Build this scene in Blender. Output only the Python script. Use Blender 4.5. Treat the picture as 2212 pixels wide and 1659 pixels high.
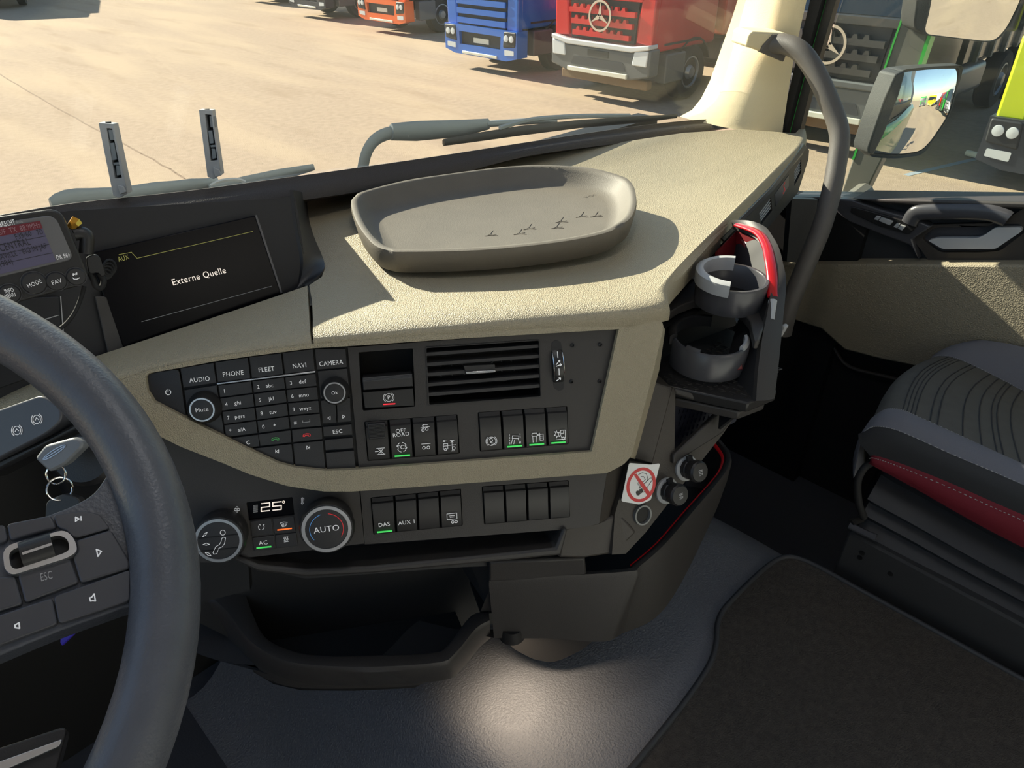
import bpy, bmesh, math, random
from mathutils import Vector, Matrix
from mathutils.geometry import tessellate_polygon
random.seed(7)
for o in list(bpy.data.objects): bpy.data.objects.remove(o)
SC_ = bpy.context.scene
COL = SC_.collection
rad = math.radians
def V(*a): return Vector(a)
# ------------------------------------------------------------------ camera
W, H, FPX = 2212.0, 1659.0, 1536.0
PITCH, YAW = rad(33.5), rad(45)
CAM = V(-0.5, 0, 1.25)
FH = V(math.sin(YAW), math.cos(YAW), 0)
RT = V(math.cos(YAW), -math.sin(YAW), 0)
FW = FH*math.cos(PITCH) - V(0,0,1)*math.sin(PITCH)
UP = FH*math.sin(PITCH) + V(0,0,1)*math.cos(PITCH)
cd = bpy.data.cameras.new('camera'); co = bpy.data.objects.new('camera', cd); COL.objects.link(co)
cd.sensor_fit = 'HORIZONTAL'; cd.sensor_width = 36; cd.lens = FPX/W*36; cd.clip_start = 0.02; cd.clip_end = 600
m3 = Matrix((RT, UP, -FW)).transposed()
co.matrix_world = Matrix.Translation(CAM) @ m3.to_4x4()
SC_.camera = co
# ------------------------------------------------------------------ light
SUN_EL, SUN_AZ = rad(30), rad(6)        # light travels toward -Y, a little toward +X
sl = bpy.data.lights.new('sun', 'SUN'); sl.energy = 15.5; sl.angle = rad(0.55); sl.color = (1.0, 0.90, 0.75)
so = bpy.data.objects.new('sun', sl); COL.objects.link(so)
LD = V(math.sin(SUN_AZ)*math.cos(SUN_EL), -math.cos(SUN_AZ)*math.cos(SUN_EL), -math.sin(SUN_EL))
so.rotation_euler = LD.to_track_quat('-Z', 'Y').to_euler(); so.location = (-3, 20, 9)
wd = bpy.data.worlds.new('sky'); SC_.world = wd; wd.use_nodes = True
nt = wd.node_tree; nt.nodes.clear()
sk = nt.nodes.new('ShaderNodeTexSky'); sk.sky_type = 'NISHITA'; sk.sun_disc = False
sk.sun_elevation = SUN_EL; sk.sun_rotation = -SUN_AZ; sk.air_density = 1.2; sk.dust_density = 0.4; sk.ozone_density = 1.5
bg = nt.nodes.new('ShaderNodeBackground'); bg.inputs[1].default_value = 0.2
wo = nt.nodes.new('ShaderNodeOutputWorld')
nt.links.new(sk.outputs[0], bg.inputs[0]); nt.links.new(bg.outputs[0], wo.inputs[0])
vs = SC_.view_settings; vs.view_transform = 'Standard'; vs.look = 'None'; vs.gamma = 1; vs.exposure = 0.0
SC_.display_settings.display_device = 'sRGB'
# ------------------------------------------------------------------ rays
def ray(x, y): return FW + RT*((x-W/2)/FPX) - UP*((y-H/2)/FPX)
def at_t(x, y, t): return CAM + ray(x, y)*t
def at_z(x, y, z): d = ray(x, y); return CAM + d*((z-CAM.z)/d.z)
def at_y(x, y, v): d = ray(x, y); return CAM + d*((v-CAM.y)/d.y)
def at_x(x, y, v): d = ray(x, y); return CAM + d*((v-CAM.x)/d.x)
class Fr:
    """a flat frame in the place: origin, u (right), v (up), n (out)"""
    def __init__(s, o, u, v):
        s.o = o; s.u = u.normalized(); s.n = s.u.cross(v).normalized(); s.v = s.n.cross(s.u)
    def P(s, a, b, h=0): return s.o + s.u*a + s.v*b + s.n*h
    def px(s, x, y, h=0):
        d = ray(x, y); t = ((s.o + s.n*h - CAM).dot(s.n))/d.dot(s.n); p = CAM + d*t - s.o
        return (p.dot(s.u), p.dot(s.v))
    def pts(s, l, h=0): return [s.px(x, y, h) for x, y in l]
    def off(s, h): return Fr(s.o + s.n*h, s.u, s.v)
def yawfr(o, yaw, tilt):
    """u turned clockwise by yaw from +X, face leaning back by tilt"""
    u = V(math.cos(yaw), -math.sin(yaw), 0); w = V(math.sin(yaw), math.cos(yaw), 0)
    return Fr(o, u, V(0,0,1)*math.cos(tilt) + w*math.sin(tilt))
# ------------------------------------------------------------------ materials
def lin(c):
    if isinstance(c, (int, float)): c = (c, c, c)
    r = []
    for x in c[:3]:
        x = x/255.0
        r.append(x/12.92 if x <= 0.04045 else ((x+0.055)/1.055)**2.4)
    return (r[0], r[1], r[2], 1)
MATS = {}
def pm(name, col, rough=0.5, metal=0.0, bump=None, var=0.0, vscale=6.0, emit=None, spec=0.5, coat=0, col2=None, stretch=None):
    """procedural plastic, metal, cloth: colour, patchy variation, fine relief (kind, scale per metre, depth in metres)"""
    m = bpy.data.materials.new(name); m.use_nodes = True; t = m.node_tree; b = t.nodes['Principled BSDF']
    b.inputs['Roughness'].default_value = rough; b.inputs['Metallic'].default_value = metal
    b.inputs['Specular IOR Level'].default_value = spec
    if coat: b.inputs['Coat Weight'].default_value = coat; b.inputs['Coat Roughness'].default_value = 0.08
    tc = t.nodes.new('ShaderNodeTexCoord'); src = tc.outputs['Object']
    if stretch:
        mp = t.nodes.new('ShaderNodeMapping'); mp.inputs['Scale'].default_value = stretch
        t.links.new(src, mp.inputs[0]); src = mp.outputs[0]
    c = lin(col)
    if var > 0 or col2:
        nz = t.nodes.new('ShaderNodeTexNoise'); nz.inputs['Scale'].default_value = vscale; nz.inputs['Detail'].default_value = 5
        t.links.new(src, nz.inputs['Vector'])
        rp = t.nodes.new('ShaderNodeValToRGB'); rp.color_ramp.elements[0].position = 0.3; rp.color_ramp.elements[1].position = 0.7
        c2 = lin(col2) if col2 else tuple(min(1, x*(1+var)) for x in c[:3])+(1,)
        c1 = c if col2 else tuple(x*(1-var) for x in c[:3])+(1,)
        rp.color_ramp.elements[0].color = c1; rp.color_ramp.elements[1].color = c2
        t.links.new(nz.outputs['Fac'], rp.inputs[0]); t.links.new(rp.outputs[0], b.inputs['Base Color'])
    else: b.inputs['Base Color'].default_value = c
    if bump:
        kind, sc, dep = bump
        if kind == 'vor':
            tx = t.nodes.new('ShaderNodeTexVoronoi'); tx.inputs['Scale'].default_value = sc; o = tx.outputs['Distance']
        else:
            tx = t.nodes.new('ShaderNodeTexNoise'); tx.inputs['Scale'].default_value = sc; tx.inputs['Detail'].default_value = 3; o = tx.outputs['Fac']
        t.links.new(src, tx.inputs['Vector'])
        bp = t.nodes.new('ShaderNodeBump'); bp.inputs['Distance'].default_value = dep; bp.inputs['Strength'].default_value = 1.0
        t.links.new(o, bp.inputs['Height']); t.links.new(bp.outputs[0], b.inputs['Normal'])
    if emit:
        b.inputs['Emission Color'].default_value = lin(emit[0]); b.inputs['Emission Strength'].default_value = emit[1]
    MATS[name] = m; return m
def glassmat(name, tint, refl=1.0, dust=0.03, streak=False):
    """thin pane: clear, with Fresnel reflection and a little dust"""
    m = bpy.data.materials.new(name); m.use_nodes = True; t = m.node_tree; t.nodes.clear()
    out = t.nodes.new('ShaderNodeOutputMaterial'); tr = t.nodes.new('ShaderNodeBsdfTransparent'); tr.inputs[0].default_value = lin(tint)
    gl = t.nodes.new('ShaderNodeBsdfGlossy'); gl.inputs['Roughness'].default_value = 0.01; gl.inputs[0].default_value = (refl, refl, refl, 1)
    lw = t.nodes.new('ShaderNodeLayerWeight'); lw.inputs[0].default_value = 0.5
    pw = t.nodes.new('ShaderNodeMath'); pw.operation = 'POWER'; pw.inputs[1].default_value = 4.0; t.links.new(lw.outputs['Facing'], pw.inputs[0])
    fr = t.nodes.new('ShaderNodeMapRange'); fr.inputs[3].default_value = 0.025; fr.inputs[4].default_value = 0.7; t.links.new(pw.outputs[0], fr.inputs[0])
    mx = t.nodes.new('ShaderNodeMixShader'); t.links.new(fr.outputs[0], mx.inputs[0]); t.links.new(tr.outputs[0], mx.inputs[1]); t.links.new(gl.outputs[0], mx.inputs[2])
    df = t.nodes.new('ShaderNodeBsdfDiffuse'); df.inputs[0].default_value = lin((225, 225, 220))
    tc = t.nodes.new('ShaderNodeTexCoord'); nz = t.nodes.new('ShaderNodeTexNoise'); nz.inputs['Scale'].default_value = 3; nz.inputs['Detail'].default_value = 4
    t.links.new(tc.outputs['Object'], nz.inputs['Vector'])
    vo = t.nodes.new('ShaderNodeTexVoronoi'); vo.inputs['Scale'].default_value = 70; t.links.new(tc.outputs['Object'], vo.inputs['Vector'])
    r1 = t.nodes.new('ShaderNodeMapRange'); r1.inputs[1].default_value = 0.35; r1.inputs[2].default_value = 0.7; r1.inputs[3].default_value = dust*0.3; r1.inputs[4].default_value = dust
    t.links.new(nz.outputs['Fac'], r1.inputs[0])
    r2 = t.nodes.new('ShaderNodeMapRange'); r2.inputs[1].default_value = 0.03; r2.inputs[2].default_value = 0.09; r2.inputs[3].default_value = 0.25 if streak else 0.0; r2.inputs[4].default_value = 0.0
    t.links.new(vo.outputs['Distance'], r2.inputs[0])
    ad = t.nodes.new('ShaderNodeMath'); ad.operation = 'MULTIPLY'; n2 = t.nodes.new('ShaderNodeTexNoise'); n2.inputs['Scale'].default_value = 5
    t.links.new(tc.outputs['Object'], n2.inputs['Vector'])
    r3 = t.nodes.new('ShaderNodeMapRange'); r3.inputs[1].default_value = 0.5; r3.inputs[2].default_value = 0.7; t.links.new(n2.outputs['Fac'], r3.inputs[0])
    t.links.new(r2.outputs[0], ad.inputs[0]); t.links.new(r3.outputs[0], ad.inputs[1])
    sm = t.nodes.new('ShaderNodeMath'); sm.operation = 'ADD'; t.links.new(r1.outputs[0], sm.inputs[0]); t.links.new(ad.outputs[0], sm.inputs[1])
    m2 = t.nodes.new('ShaderNodeMixShader'); t.links.new(sm.outputs[0], m2.inputs[0]); t.links.new(mx.outputs[0], m2.inputs[1]); t.links.new(df.outputs[0], m2.inputs[2])
    t.links.new(m2.outputs[0], out.inputs[0]); MATS[name] = m; return m
# ------------------------------------------------------------------ objects
WL = {}
def mk(name, geo, mat, parent=None, smooth=32, bevel=0, seg=2, mirror=None):
    vs_, fs = geo
    lo = Vector([min(p[i] for p in vs_) for i in range(3)]); hi = Vector([max(p[i] for p in vs_) for i in range(3)])
    c = (lo+hi)/2
    if parent is None: c.z = lo.z
    me = bpy.data.meshes.new(name); me.from_pydata([(p[0]-c.x, p[1]-c.y, p[2]-c.z) for p in vs_], [], fs)
    bm = bmesh.new(); bm.from_mesh(me); bmesh.ops.recalc_face_normals(bm, faces=bm.faces); bm.to_mesh(me); bm.free()
    me.update()
    if smooth:
        for p in me.polygons: p.use_smooth = True
        me.set_sharp_from_angle(angle=rad(smooth))
    me.materials.append(MATS[mat] if isinstance(mat, str) else mat)
    o = bpy.data.objects.new(name, me); COL.objects.link(o)
    if parent is not None:
        o.parent = parent; o.location = c - WL[parent.name]
    else: o.location = c
    WL[o.name] = c
    if bevel:
        md = o.modifiers.new('bevel', 'BEVEL'); md.width = bevel; md.segments = seg; md.limit_method = 'ANGLE'; md.angle_limit = rad(35)
    return o
def thing(name, label, cat, loc, group=None):
    o = bpy.data.objects.new(name, None); COL.objects.link(o); o.empty_display_size = 0.05
    o.location = loc; WL[o.name] = Vector(loc); return tag(o, label, cat, group)
def tag(o, label=None, cat=None, group=None, kind=None):
    if label: o['label'] = label
    if cat: o['category'] = cat
    if group: o['group'] = group
    if kind: o['kind'] = kind
    return o
def struct(name, geo, mat, **k): return tag(mk(name, geo, mat, **k), kind='structure')
def join(*gs):
    vs_, fs = [], []
    for v, f in gs:
        n = len(vs_); vs_ += list(v); fs += [tuple(i+n for i in q) for q in f]
    return vs_, fs
# ------------------------------------------------------------------ shapes
def box(x0, x1, y0, y1, z0, z1):
    v = [V(x, y, z) for z in (z0, z1) for x, y in ((x0,y0),(x1,y0),(x1,y1),(x0,y1))]
    return v, [(3,2,1,0),(4,5,6,7),(0,1,5,4),(1,2,6,5),(2,3,7,6),(3,0,4,7)]
def fbox(fr, a0, a1, b0, b1, h0, h1): return prism(fr, [(a0,b0),(a1,b0),(a1,b1),(a0,b1)], h0, h1)
def rnd(p, r, seg=5):
    """round the corners of a 2-D outline; r may be one radius or one per corner"""
    n = len(p); out = []
    for i in range(n):
        a, b, c = Vector(p[i-1]), Vector(p[i]), Vector(p[(i+1) % n]); rr = r[i] if isinstance(r, (list, tuple)) else r
        d1, d2 = a-b, c-b
        if rr <= 0 or d1.length < 1e-9 or d2.length < 1e-9: out.append((b.x, b.y)); continue
        k = min(rr, d1.length*.48, d2.length*.48); q1 = b+d1.normalized()*k; q2 = b+d2.normalized()*k
        for s in range(seg+1):
            t = s/seg; q = q1*(1-t)**2 + b*2*t*(1-t) + q2*t*t; out.append((q.x, q.y))
    return out
def prism(fr, poly, h0, h1, holes=(), taper=0):
    """flat outline (with holes) given depth along the frame's normal"""
    poly = [tuple(p) for p in poly]
    if not holes:
        n = len(poly); top = poly
        if taper:
            cx = sum(p[0] for p in poly)/n; cy = sum(p[1] for p in poly)/n
            mx_ = max(math.hypot(p[0]-cx, p[1]-cy) for p in poly); k = 1-taper/mx_
            top = [(cx+(p[0]-cx)*k, cy+(p[1]-cy)*k) for p in poly]
        v = [fr.P(a, b, h0) for a, b in poly] + [fr.P(a, b, h1) for a, b in top]
        return v, [tuple(range(n))[::-1], tuple(range(n, 2*n))] + [(i, (i+1) % n, n+(i+1) % n, n+i) for i in range(n)]
    loops = [poly]+[list(h) for h in holes]; flat = [p for l in loops for p in l]; N = len(flat)
    tri = tessellate_polygon([[V(p[0], p[1], 0) for p in l] for l in loops])
    v = [fr.P(a, b, h0) for a, b in flat] + [fr.P(a, b, h1) for a, b in flat]
    f = [tuple(t) for t in tri] + [tuple(N+i for i in t) for t in tri]; s = 0
    for l in loops:
        n = len(l); f += [(s+i, s+(i+1) % n, N+s+(i+1) % n, N+s+i) for i in range(n)]; s += n
    return v, f
def grid(rows, closed_u=False, closed_v=False):
    nr, nc = len(rows), len(rows[0]); v = [p for r in rows for p in r]; f = []
    for i in range(nr if closed_v else nr-1):
        for j in range(nc if closed_u else nc-1):
            a = i*nc+j; b = i*nc+(j+1) % nc; c = ((i+1) % nr)*nc+(j+1) % nc; d = ((i+1) % nr)*nc+j
            f.append((a, b, c, d))
    return v, f
def solid(rows, th, cap=True):
    """a sheet (grid of points) given thickness along its normal"""
    nr, nc = len(rows), len(rows[0])
    def nrm(i, j):
        du = rows[i][min(j+1, nc-1)]-rows[i][max(j-1, 0)]; dv = rows[min(i+1, nr-1)][j]-rows[max(i-1, 0)][j]
        n = du.cross(dv); return n.normalized() if n.length > 1e-12 else V(0,0,1)
    back = [[rows[i][j]-nrm(i, j)*th for j in range(nc)] for i in range(nr)]
    v, f = grid(rows); N = len(v); v = v+[p for r in back for p in r]; f = f+[tuple(N+i for i in q[::-1]) for q in f]
    for j in range(nc-1):
        f.append((j, j+1, N+j+1, N+j)); k = (nr-1)*nc; f.append((k+j, k+j+1, N+k+j+1, N+k+j))
    for i in range(nr-1):
        f.append((i*nc, (i+1)*nc, N+(i+1)*nc, N+i*nc)); k = nc-1; f.append((i*nc+k, (i+1)*nc+k, N+(i+1)*nc+k, N+i*nc+k))
    return v, f
def smooth_path(p, n=6, closed=False):
    out = []; L = len(p); cnt = L if closed else L-1
    for i in range(cnt):
        if closed: a, b, c, d = p[(i-1) % L], p[i], p[(i+1) % L], p[(i+2) % L]
        else: a, b, c, d = p[max(i-1, 0)], p[i], p[i+1], p[min(i+2, L-1)]
        for s in range(n):
            t = s/n; out.append(b*1.0 + (c-a)*(0.5*t) + (a*2-b*5+c*4-d)*(0.5*t*t) + (b*3-a-c*3+d)*(0.5*t*t*t))
    if not closed: out.append(p[-1]*1.0)
    return out
def tube(path, r, n=10, closed=False, caps=True, squash=None):
    L = len(path); rs = r if isinstance(r, (list, tuple)) else [r]*L; rows = []; prev = None
    for i, p in enumerate(path):
        a = path[(i-1) % L] if closed else path[max(i-1, 0)]; b = path[(i+1) % L] if closed else path[min(i+1, L-1)]
        t = (b-a).normalized()
        if prev is None:
            x = V(0,0,1) if abs(t.z) < .9 else V(1,0,0); e1 = (x-t*x.dot(t)).normalized()
        else: e1 = (prev-t*prev.dot(t)).normalized()
        prev = e1; e2 = t.cross(e1)
        k1, k2 = squash if squash else (1, 1)
        rows.append([p+(e1*math.cos(q*2*math.pi/n)*k1+e2*math.sin(q*2*math.pi/n)*k2)*rs[i] for q in range(n)])
    v, f = grid(rows, closed_u=True, closed_v=closed)
    if caps and not closed: f = f+[tuple(range(n))[::-1], tuple(range((L-1)*n, L*n))]
    return v, f
def lathe(fr, c, prof, n=32):
    """turned shape about the frame normal; profile of (radius, height)"""
    rows = []
    for r, h in prof: rows.append([fr.P(c[0]+math.cos(q*2*math.pi/n)*r, c[1]+math.sin(q*2*math.pi/n)*r, h) for q in range(n)])
    v, f = grid(rows, closed_u=True)
    f = f+[tuple(range(n))[::-1], tuple(range((len(prof)-1)*n, len(prof)*n))]
    return v, f
def ringgeo(fr, c, r0, r1, h0, h1, n=40): return lathe_open(fr, c, [(r0,h0),(r0,h1),(r1,h1),(r1,h0)], n)
def lathe_open(fr, c, prof, n=40):
    rows = []
    for r, h in prof: rows.append([fr.P(c[0]+math.cos(q*2*math.pi/n)*r, c[1]+math.sin(q*2*math.pi/n)*r, h) for q in range(n)])
    return grid(rows, closed_u=True, closed_v=True)
def strokes(fr, lines, w, h=0.0006, th=0.0003):
    """thin printed lines on a frame"""
    gs = []
    for l in lines:
        pts = [Vector(p) for p in l]
        for a, b in zip(pts[:-1], pts[1:]):
            d = b-a
            if d.length < 1e-9: continue
            d.normalize(); q = Vector((-d.y, d.x))*w/2; a2 = a-d*w*.3; b2 = b+d*w*.3
            gs.append(prism(fr, [a2-q, b2-q, b2+q, a2+q], h-th, h))
    return join(*gs)
def circ(cx, cy, r, n=16, a0=0, a1=360): return [(cx+r*math.cos(rad(a0+(a1-a0)*i/n)), cy+r*math.sin(rad(a0+(a1-a0)*i/n))) for i in range(n+1)]
def text(s, fr, a, b, capsize, mat, parent, h=0.0006, name='lettering', align='CENTER', rot=0.0, sx=1.0, th=0.0):
    cu = bpy.data.curves.new('t', 'FONT'); cu.body = s; cu.size = capsize/0.70; cu.align_x = align; cu.align_y = 'CENTER'; cu.space_character = 1.08
    cu.resolution_u = 3; cu.fill_mode = 'FRONT' if th == 0 else 'BOTH'; cu.extrude = th/2
    ob = bpy.data.objects.new('t', cu); me = bpy.data.meshes.new_from_object(ob)
    ca, sa = math.cos(rot), math.sin(rot)
    v = [fr.P(a+(p.co.x*ca*sx-p.co.y*sa), b+(p.co.x*sa*sx+p.co.y*ca), h+p.co.z) for p in me.vertices]; f = [tuple(p.vertices) for p in me.polygons]
    bpy.data.objects.remove(ob); bpy.data.curves.remove(cu); bpy.data.meshes.remove(me)
    if not v: return None
    return mk(name, (v, f), mat, parent, smooth=0)
def fit_text(s, fr, p0, p1, cap, mat, par, h=.0006):
    """lettering that runs from one point to another along a flat face"""
    a = Vector(fr.px(*p0, h)); b = Vector(fr.px(*p1, h)); d = b-a
    q = text(s, fr, 0, 0, cap, mat, None, h=h); us = [(q.location+p.co-fr.o).dot(fr.u) for p in q.data.vertices]; wdt = max(us)-min(us); bpy.data.objects.remove(q)
    m_ = (a+b)/2; return text(s, fr, m_.x, m_.y, cap, mat, par, h=h, rot=math.atan2(d.y, d.x), sx=d.length/wdt)
# ------------------------------------------------------------------ palette
pm('beige', (167,156,131), 0.46, bump=('vor', 850, 0.0009), var=0.03, vscale=4)
pm('beige_door', (146,137,116), 0.7, bump=('vor', 420, 0.0011), var=0.03)
pm('pillar_cream', (222,208,172), 0.6, bump=('noise', 500, 0.0002), var=0.02)
pm('ledge_black', (58,52,49), 0.55, bump=('vor', 700, 0.0004))
pm('black', (34,33,33), 0.42, bump=('noise', 900, 0.00012))
pm('panel', (52,49,47), 0.5, bump=('noise', 1100, 0.00015))
pm('panel_brown', (62,57,52), 0.5, bump=('noise', 900, 0.0002))
pm('key', (44,43,44), 0.38, bump=('noise', 1200, 0.0001))
pm('switch', (36,35,35), 0.4)
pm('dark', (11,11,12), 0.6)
pm('rubber', (20,20,21), 0.75)
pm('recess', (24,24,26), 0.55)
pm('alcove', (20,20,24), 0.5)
pm('key_grey', (112,114,117), 0.4)
pm('deep_blue', (22,26,44), 0.6)
pm('screen_glass', (4,4,9), 0.22, spec=0.12)
pm('leather', (80,82,88), 0.38, bump=('noise', 520, 0.00035), var=0.12, vscale=30)
pm('satin', (70,70,74), 0.3)
pm('silver', (205,205,208), 0.28, metal=0.9)
pm('handle_silver', (200,202,204), 0.32, metal=0.25)
pm('chrome', (225,225,225), 0.12, metal=1.0)
pm('gold', (225,170,70), 0.22, metal=1.0)
pm('grey_plastic', (168,170,171), 0.45, bump=('noise', 800, 0.0001))
pm('white_print', (225,225,225), 0.6, emit=((225,225,225), 0.25))
pm('grey_print', (150,150,150), 0.6, emit=((150,150,150), 0.12))
pm('screen_text', (235,225,215), 0.6, emit=((240,225,210), 0.75))
pm('screen_line', (130,130,70), 0.6, emit=((150,145,75), 0.4))
pm('led_green', (60,190,80), 0.5, emit=((70,205,95), 0.8))
pm('led_red', (230,40,50), 0.5, emit=((240,40,55), 1.2))
pm('led_orange', (240,110,40), 0.5, emit=((250,110,40), 1.0))
pm('print_red', (210,55,60), 0.6, emit=((200,50,55), 0.3))
pm('print_green', (70,150,80), 0.6, emit=((70,150,80), 0.25))
pm('print_blue', (90,150,210), 0.6, emit=((90,150,210), 0.3))
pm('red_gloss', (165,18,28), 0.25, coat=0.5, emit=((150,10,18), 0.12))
pm('red_dark', (95,12,20), 0.35)
pm('vinyl', (110,112,117), 0.5, bump=('noise', 330, 0.0022), var=0.05)
pm('vinyl_dark', (62,64,70), 0.6, bump=('noise', 300, 0.0008))
pm('mat_carpet', (56,52,48), 0.85, bump=('noise', 420, 0.0028), var=0.25, vscale=120)
pm('mat_edge', (46,48,52), 0.6)
pm('headliner', (186,189,193), 0.85, bump=('noise', 400, 0.0005))
pm('door_dark', (50,52,55), 0.38, bump=('noise', 900, 0.00015))
pm('handle_tube', (92,88,84), 0.5, bump=('noise', 900, 0.0003))
pm('truck_green', (22,105,44), 0.25, coat=0.6)
pm('lime', (70,200,80), 0.35, coat=0.4)
pm('seat_fabric', (84,83,78), 0.9, bump=('noise', 900, 0.0006), var=0.08, vscale=40)
pm('seat_grey', (104,105,112), 0.85, bump=('noise', 1100, 0.0004))
pm('seat_side', (44,45,47), 0.75, bump=('noise', 900, 0.0003))
pm('seat_red', (112,18,34), 0.7, bump=('noise', 1000, 0.0003), var=0.06)
pm('thread', (150,150,148), 0.8)
pm('bellows', (30,31,34), 0.45)
pm('tray_grey', (104,98,88), 0.6, bump=('noise', 700, 0.0003), var=0.06, vscale=25)
pm('wiper', (124,132,137), 0.5, metal=0.1)
pm('mirror', (250,250,250), 0.0, metal=1.0)
pm('housing', (60,60,60), 0.6, bump=('noise', 700, 0.0008))
pm('post_grey', (118,114,106), 0.5, var=0.05)
glassmat('windshield_glass', (244,247,244), 0.9, dust=0.055, streak=True)
glassmat('window_glass', (236,242,238), 0.9, dust=0.05, streak=True)
# ------------------------------------------------------------------ yard
GZ = -1.95
def ground_mat():
    m = bpy.data.materials.new('yard'); m.use_nodes = True; t = m.node_tree; b = t.nodes['Principled BSDF']; b.inputs['Roughness'].default_value = 0.95
    b.inputs['Specular IOR Level'].default_value = 0.1
    tc = t.nodes.new('ShaderNodeTexCoord')
    def noise(sc, det, mp=None):
        n = t.nodes.new('ShaderNodeTexNoise'); n.inputs['Scale'].default_value = sc; n.inputs['Detail'].default_value = det
        if mp:
            q = t.nodes.new('ShaderNodeMapping'); q.inputs['Scale'].default_value = mp[0]; q.inputs['Rotation'].default_value = (0,0,mp[1]); t.links.new(tc.outputs['Object'], q.inputs[0]); t.links.new(q.outputs[0], n.inputs['Vector'])
        else: t.links.new(tc.outputs['Object'], n.inputs['Vector'])
        return n.outputs['Fac']
    def mixc(f, a, b_):
        mx = t.nodes.new('ShaderNodeMix'); mx.data_type = 'RGBA'; t.links.new(f, mx.inputs[0])
        for k, s in ((6, a), (7, b_)):
            if isinstance(s, tuple): mx.inputs[k].default_value = s
            else: t.links.new(s, mx.inputs[k])
        return mx.outputs[2]
    def ramp(f, lo, hi, a=0.0, b_=1.0):
        r = t.nodes.new('ShaderNodeMapRange'); r.inputs[1].default_value = lo; r.inputs[2].default_value = hi; r.inputs[3].default_value = a; r.inputs[4].default_value = b_; t.links.new(f, r.inputs[0]); return r.outputs[0]
    base = mixc(ramp(noise(9, 8), .3, .7), lin((158,139,120)), lin((172,152,132)))
    base = mixc(ramp(noise(0.7, 4, ((1, .18, 1), 0.05)), .45, .62, 0, .55), base, lin((184,163,137)))
    base = mixc(ramp(noise(1.1, 5, ((1.4, .3, 1), 0.05)), .56, .72, 0, .5), base, lin((146,125,105)))
    base = mixc(ramp(noise(30, 2), .66, .78, 0, .35), base, lin((150,128,105)))
    t.links.new(base, b.inputs['Base Color'])
    bp = t.nodes.new('ShaderNodeBump'); bp.inputs['Distance'].default_value = 0.006; t.links.new(noise(60, 4), bp.inputs['Height']); t.links.new(bp.outputs[0], b.inputs['Normal'])
    MATS['yard'] = m
ground_mat()
struct('yard_ground', ([V(-90,-130,GZ),V(120,-130,GZ),V(120,160,GZ),V(-90,160,GZ)], [(0,1,2,3)]), 'yard', smooth=0)
pm('crack', (128,106,86), 0.95); pm('paint_line', (150,160,170), 0.9)
FG = Fr(V(0,0,GZ), V(1,0,0), V(0,1,0))
cr = smooth_path([Vector(FG.px(x, y)).to_3d() for x, y in ((-60,120),(0,160),(110,225),(200,275),(330,345),(400,385))], 5)
for i, p in enumerate(cr): p.x += random.uniform(-.015, .015)
struct('ground_crack', strokes(FG, [[(p.x, p.y) for p in cr]], 0.03, 0.004, 0.006), 'crack', smooth=0)
# ------------------------------------------------------------------ cab shell
DX = 1.05                                                                       # inner door plane
struct('floor', box(-1.12, DX+.02, -1.0, 1.12, -.05, 0.0), 'vinyl_dark', smooth=0)
struct('wall_front', box(-1.12, DX, 1.04, 1.10, 0.0, .83), 'dark', smooth=0)
struct('wall_right', box(DX-.02, DX+.05, .48, 1.10, -.05, .72), 'dark', smooth=0)
struct('wall_rear', box(-1.15, DX+.04, -1.0, -.95, 0.0, 1.90), 'headliner', smooth=0)
struct('wall_left', box(-1.17,-1.12,-1.0,1.0,0.0,.85), 'door_dark', smooth=0)
struct('trim_4', box(-1.17,-1.12,-1.0,-.35,.85,1.87), 'headliner', smooth=0)
FZ = Fr(V(0,0,0), V(1,0,0), V(0,1,0))
struct('ceiling', prism(FZ, [(-1.15,-1.0),(DX+.04,-1.0),(DX+.04,.55),(.77,.66),(0,.72),(-.9,.66),(-1.15,.55)], 1.87, 1.92,
       holes=[[(-.35,-.45),(.35,-.45),(.35,.1),(-.35,.1)]]), 'headliner', smooth=0)
hp = [V(-1.05,.60,1.75), V(-.77,.64,1.75), V(0,.69,1.75), V(.77,.64,1.75), V(.98,.58,1.75)]
struct('trim_1', solid([smooth_path(hp, 4), [p+V(0,-.05,.16) for p in smooth_path(hp, 4)]], .04), 'headliner')
# engine tunnel: vinyl hump between the seats, falling to the driver's footwell and toward the dash
def tunz(x, y):
    k = min(1, max(0, (x+.36)/.22)); k = k*k*(3-2*k)
    z = .30*k
    e = min(1, max(0, (x-.40)/.10)); z *= 1-.12*e*e
    f = min(1, max(0, (y-.34)/.5)); z *= 1-.30*f*f
    return z+.002
rows = []
xs = [-.38+i*.02 for i in range(0, 45)]
for j in range(34):
    y = -.55+j*(1.55/33); rows.append([V(x, y, tunz(x, y)) for x in xs])
rows = [[V(r[0].x, r[0].y, 0.0)]+r+[V(r[-1].x+.015, r[-1].y, r[-1].z-.02), V(r[-1].x+.02, r[-1].y, 0.0)] for r in rows]
struct('floor_tunnel', grid(rows), 'vinyl', smooth=50)
# ------------------------------------------------------------------ windscreen
bl = [V(-.98,.80,.93), V(-.6,.955,.935), V(-.1,.965,.935), V(.35,.93,.90), V(.70,.905,.88), V(.985,.85,.85)]
tl = [V(-.90,.62,1.76), V(-.55,.70,1.76), V(-.1,.725,1.76), V(.32,.735,1.76), V(.66,.725,1.76), V(.93,.70,1.76)]
b5, t5 = smooth_path(bl, 5), smooth_path(tl, 5)
ws = struct('window_1', solid([[a.lerp(b, k/6) for a, b in zip(b5, t5)] for k in range(7)], .005), 'windshield_glass', smooth=60)
ws['label'] = 'large dusty windscreen above the dashboard'
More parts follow.
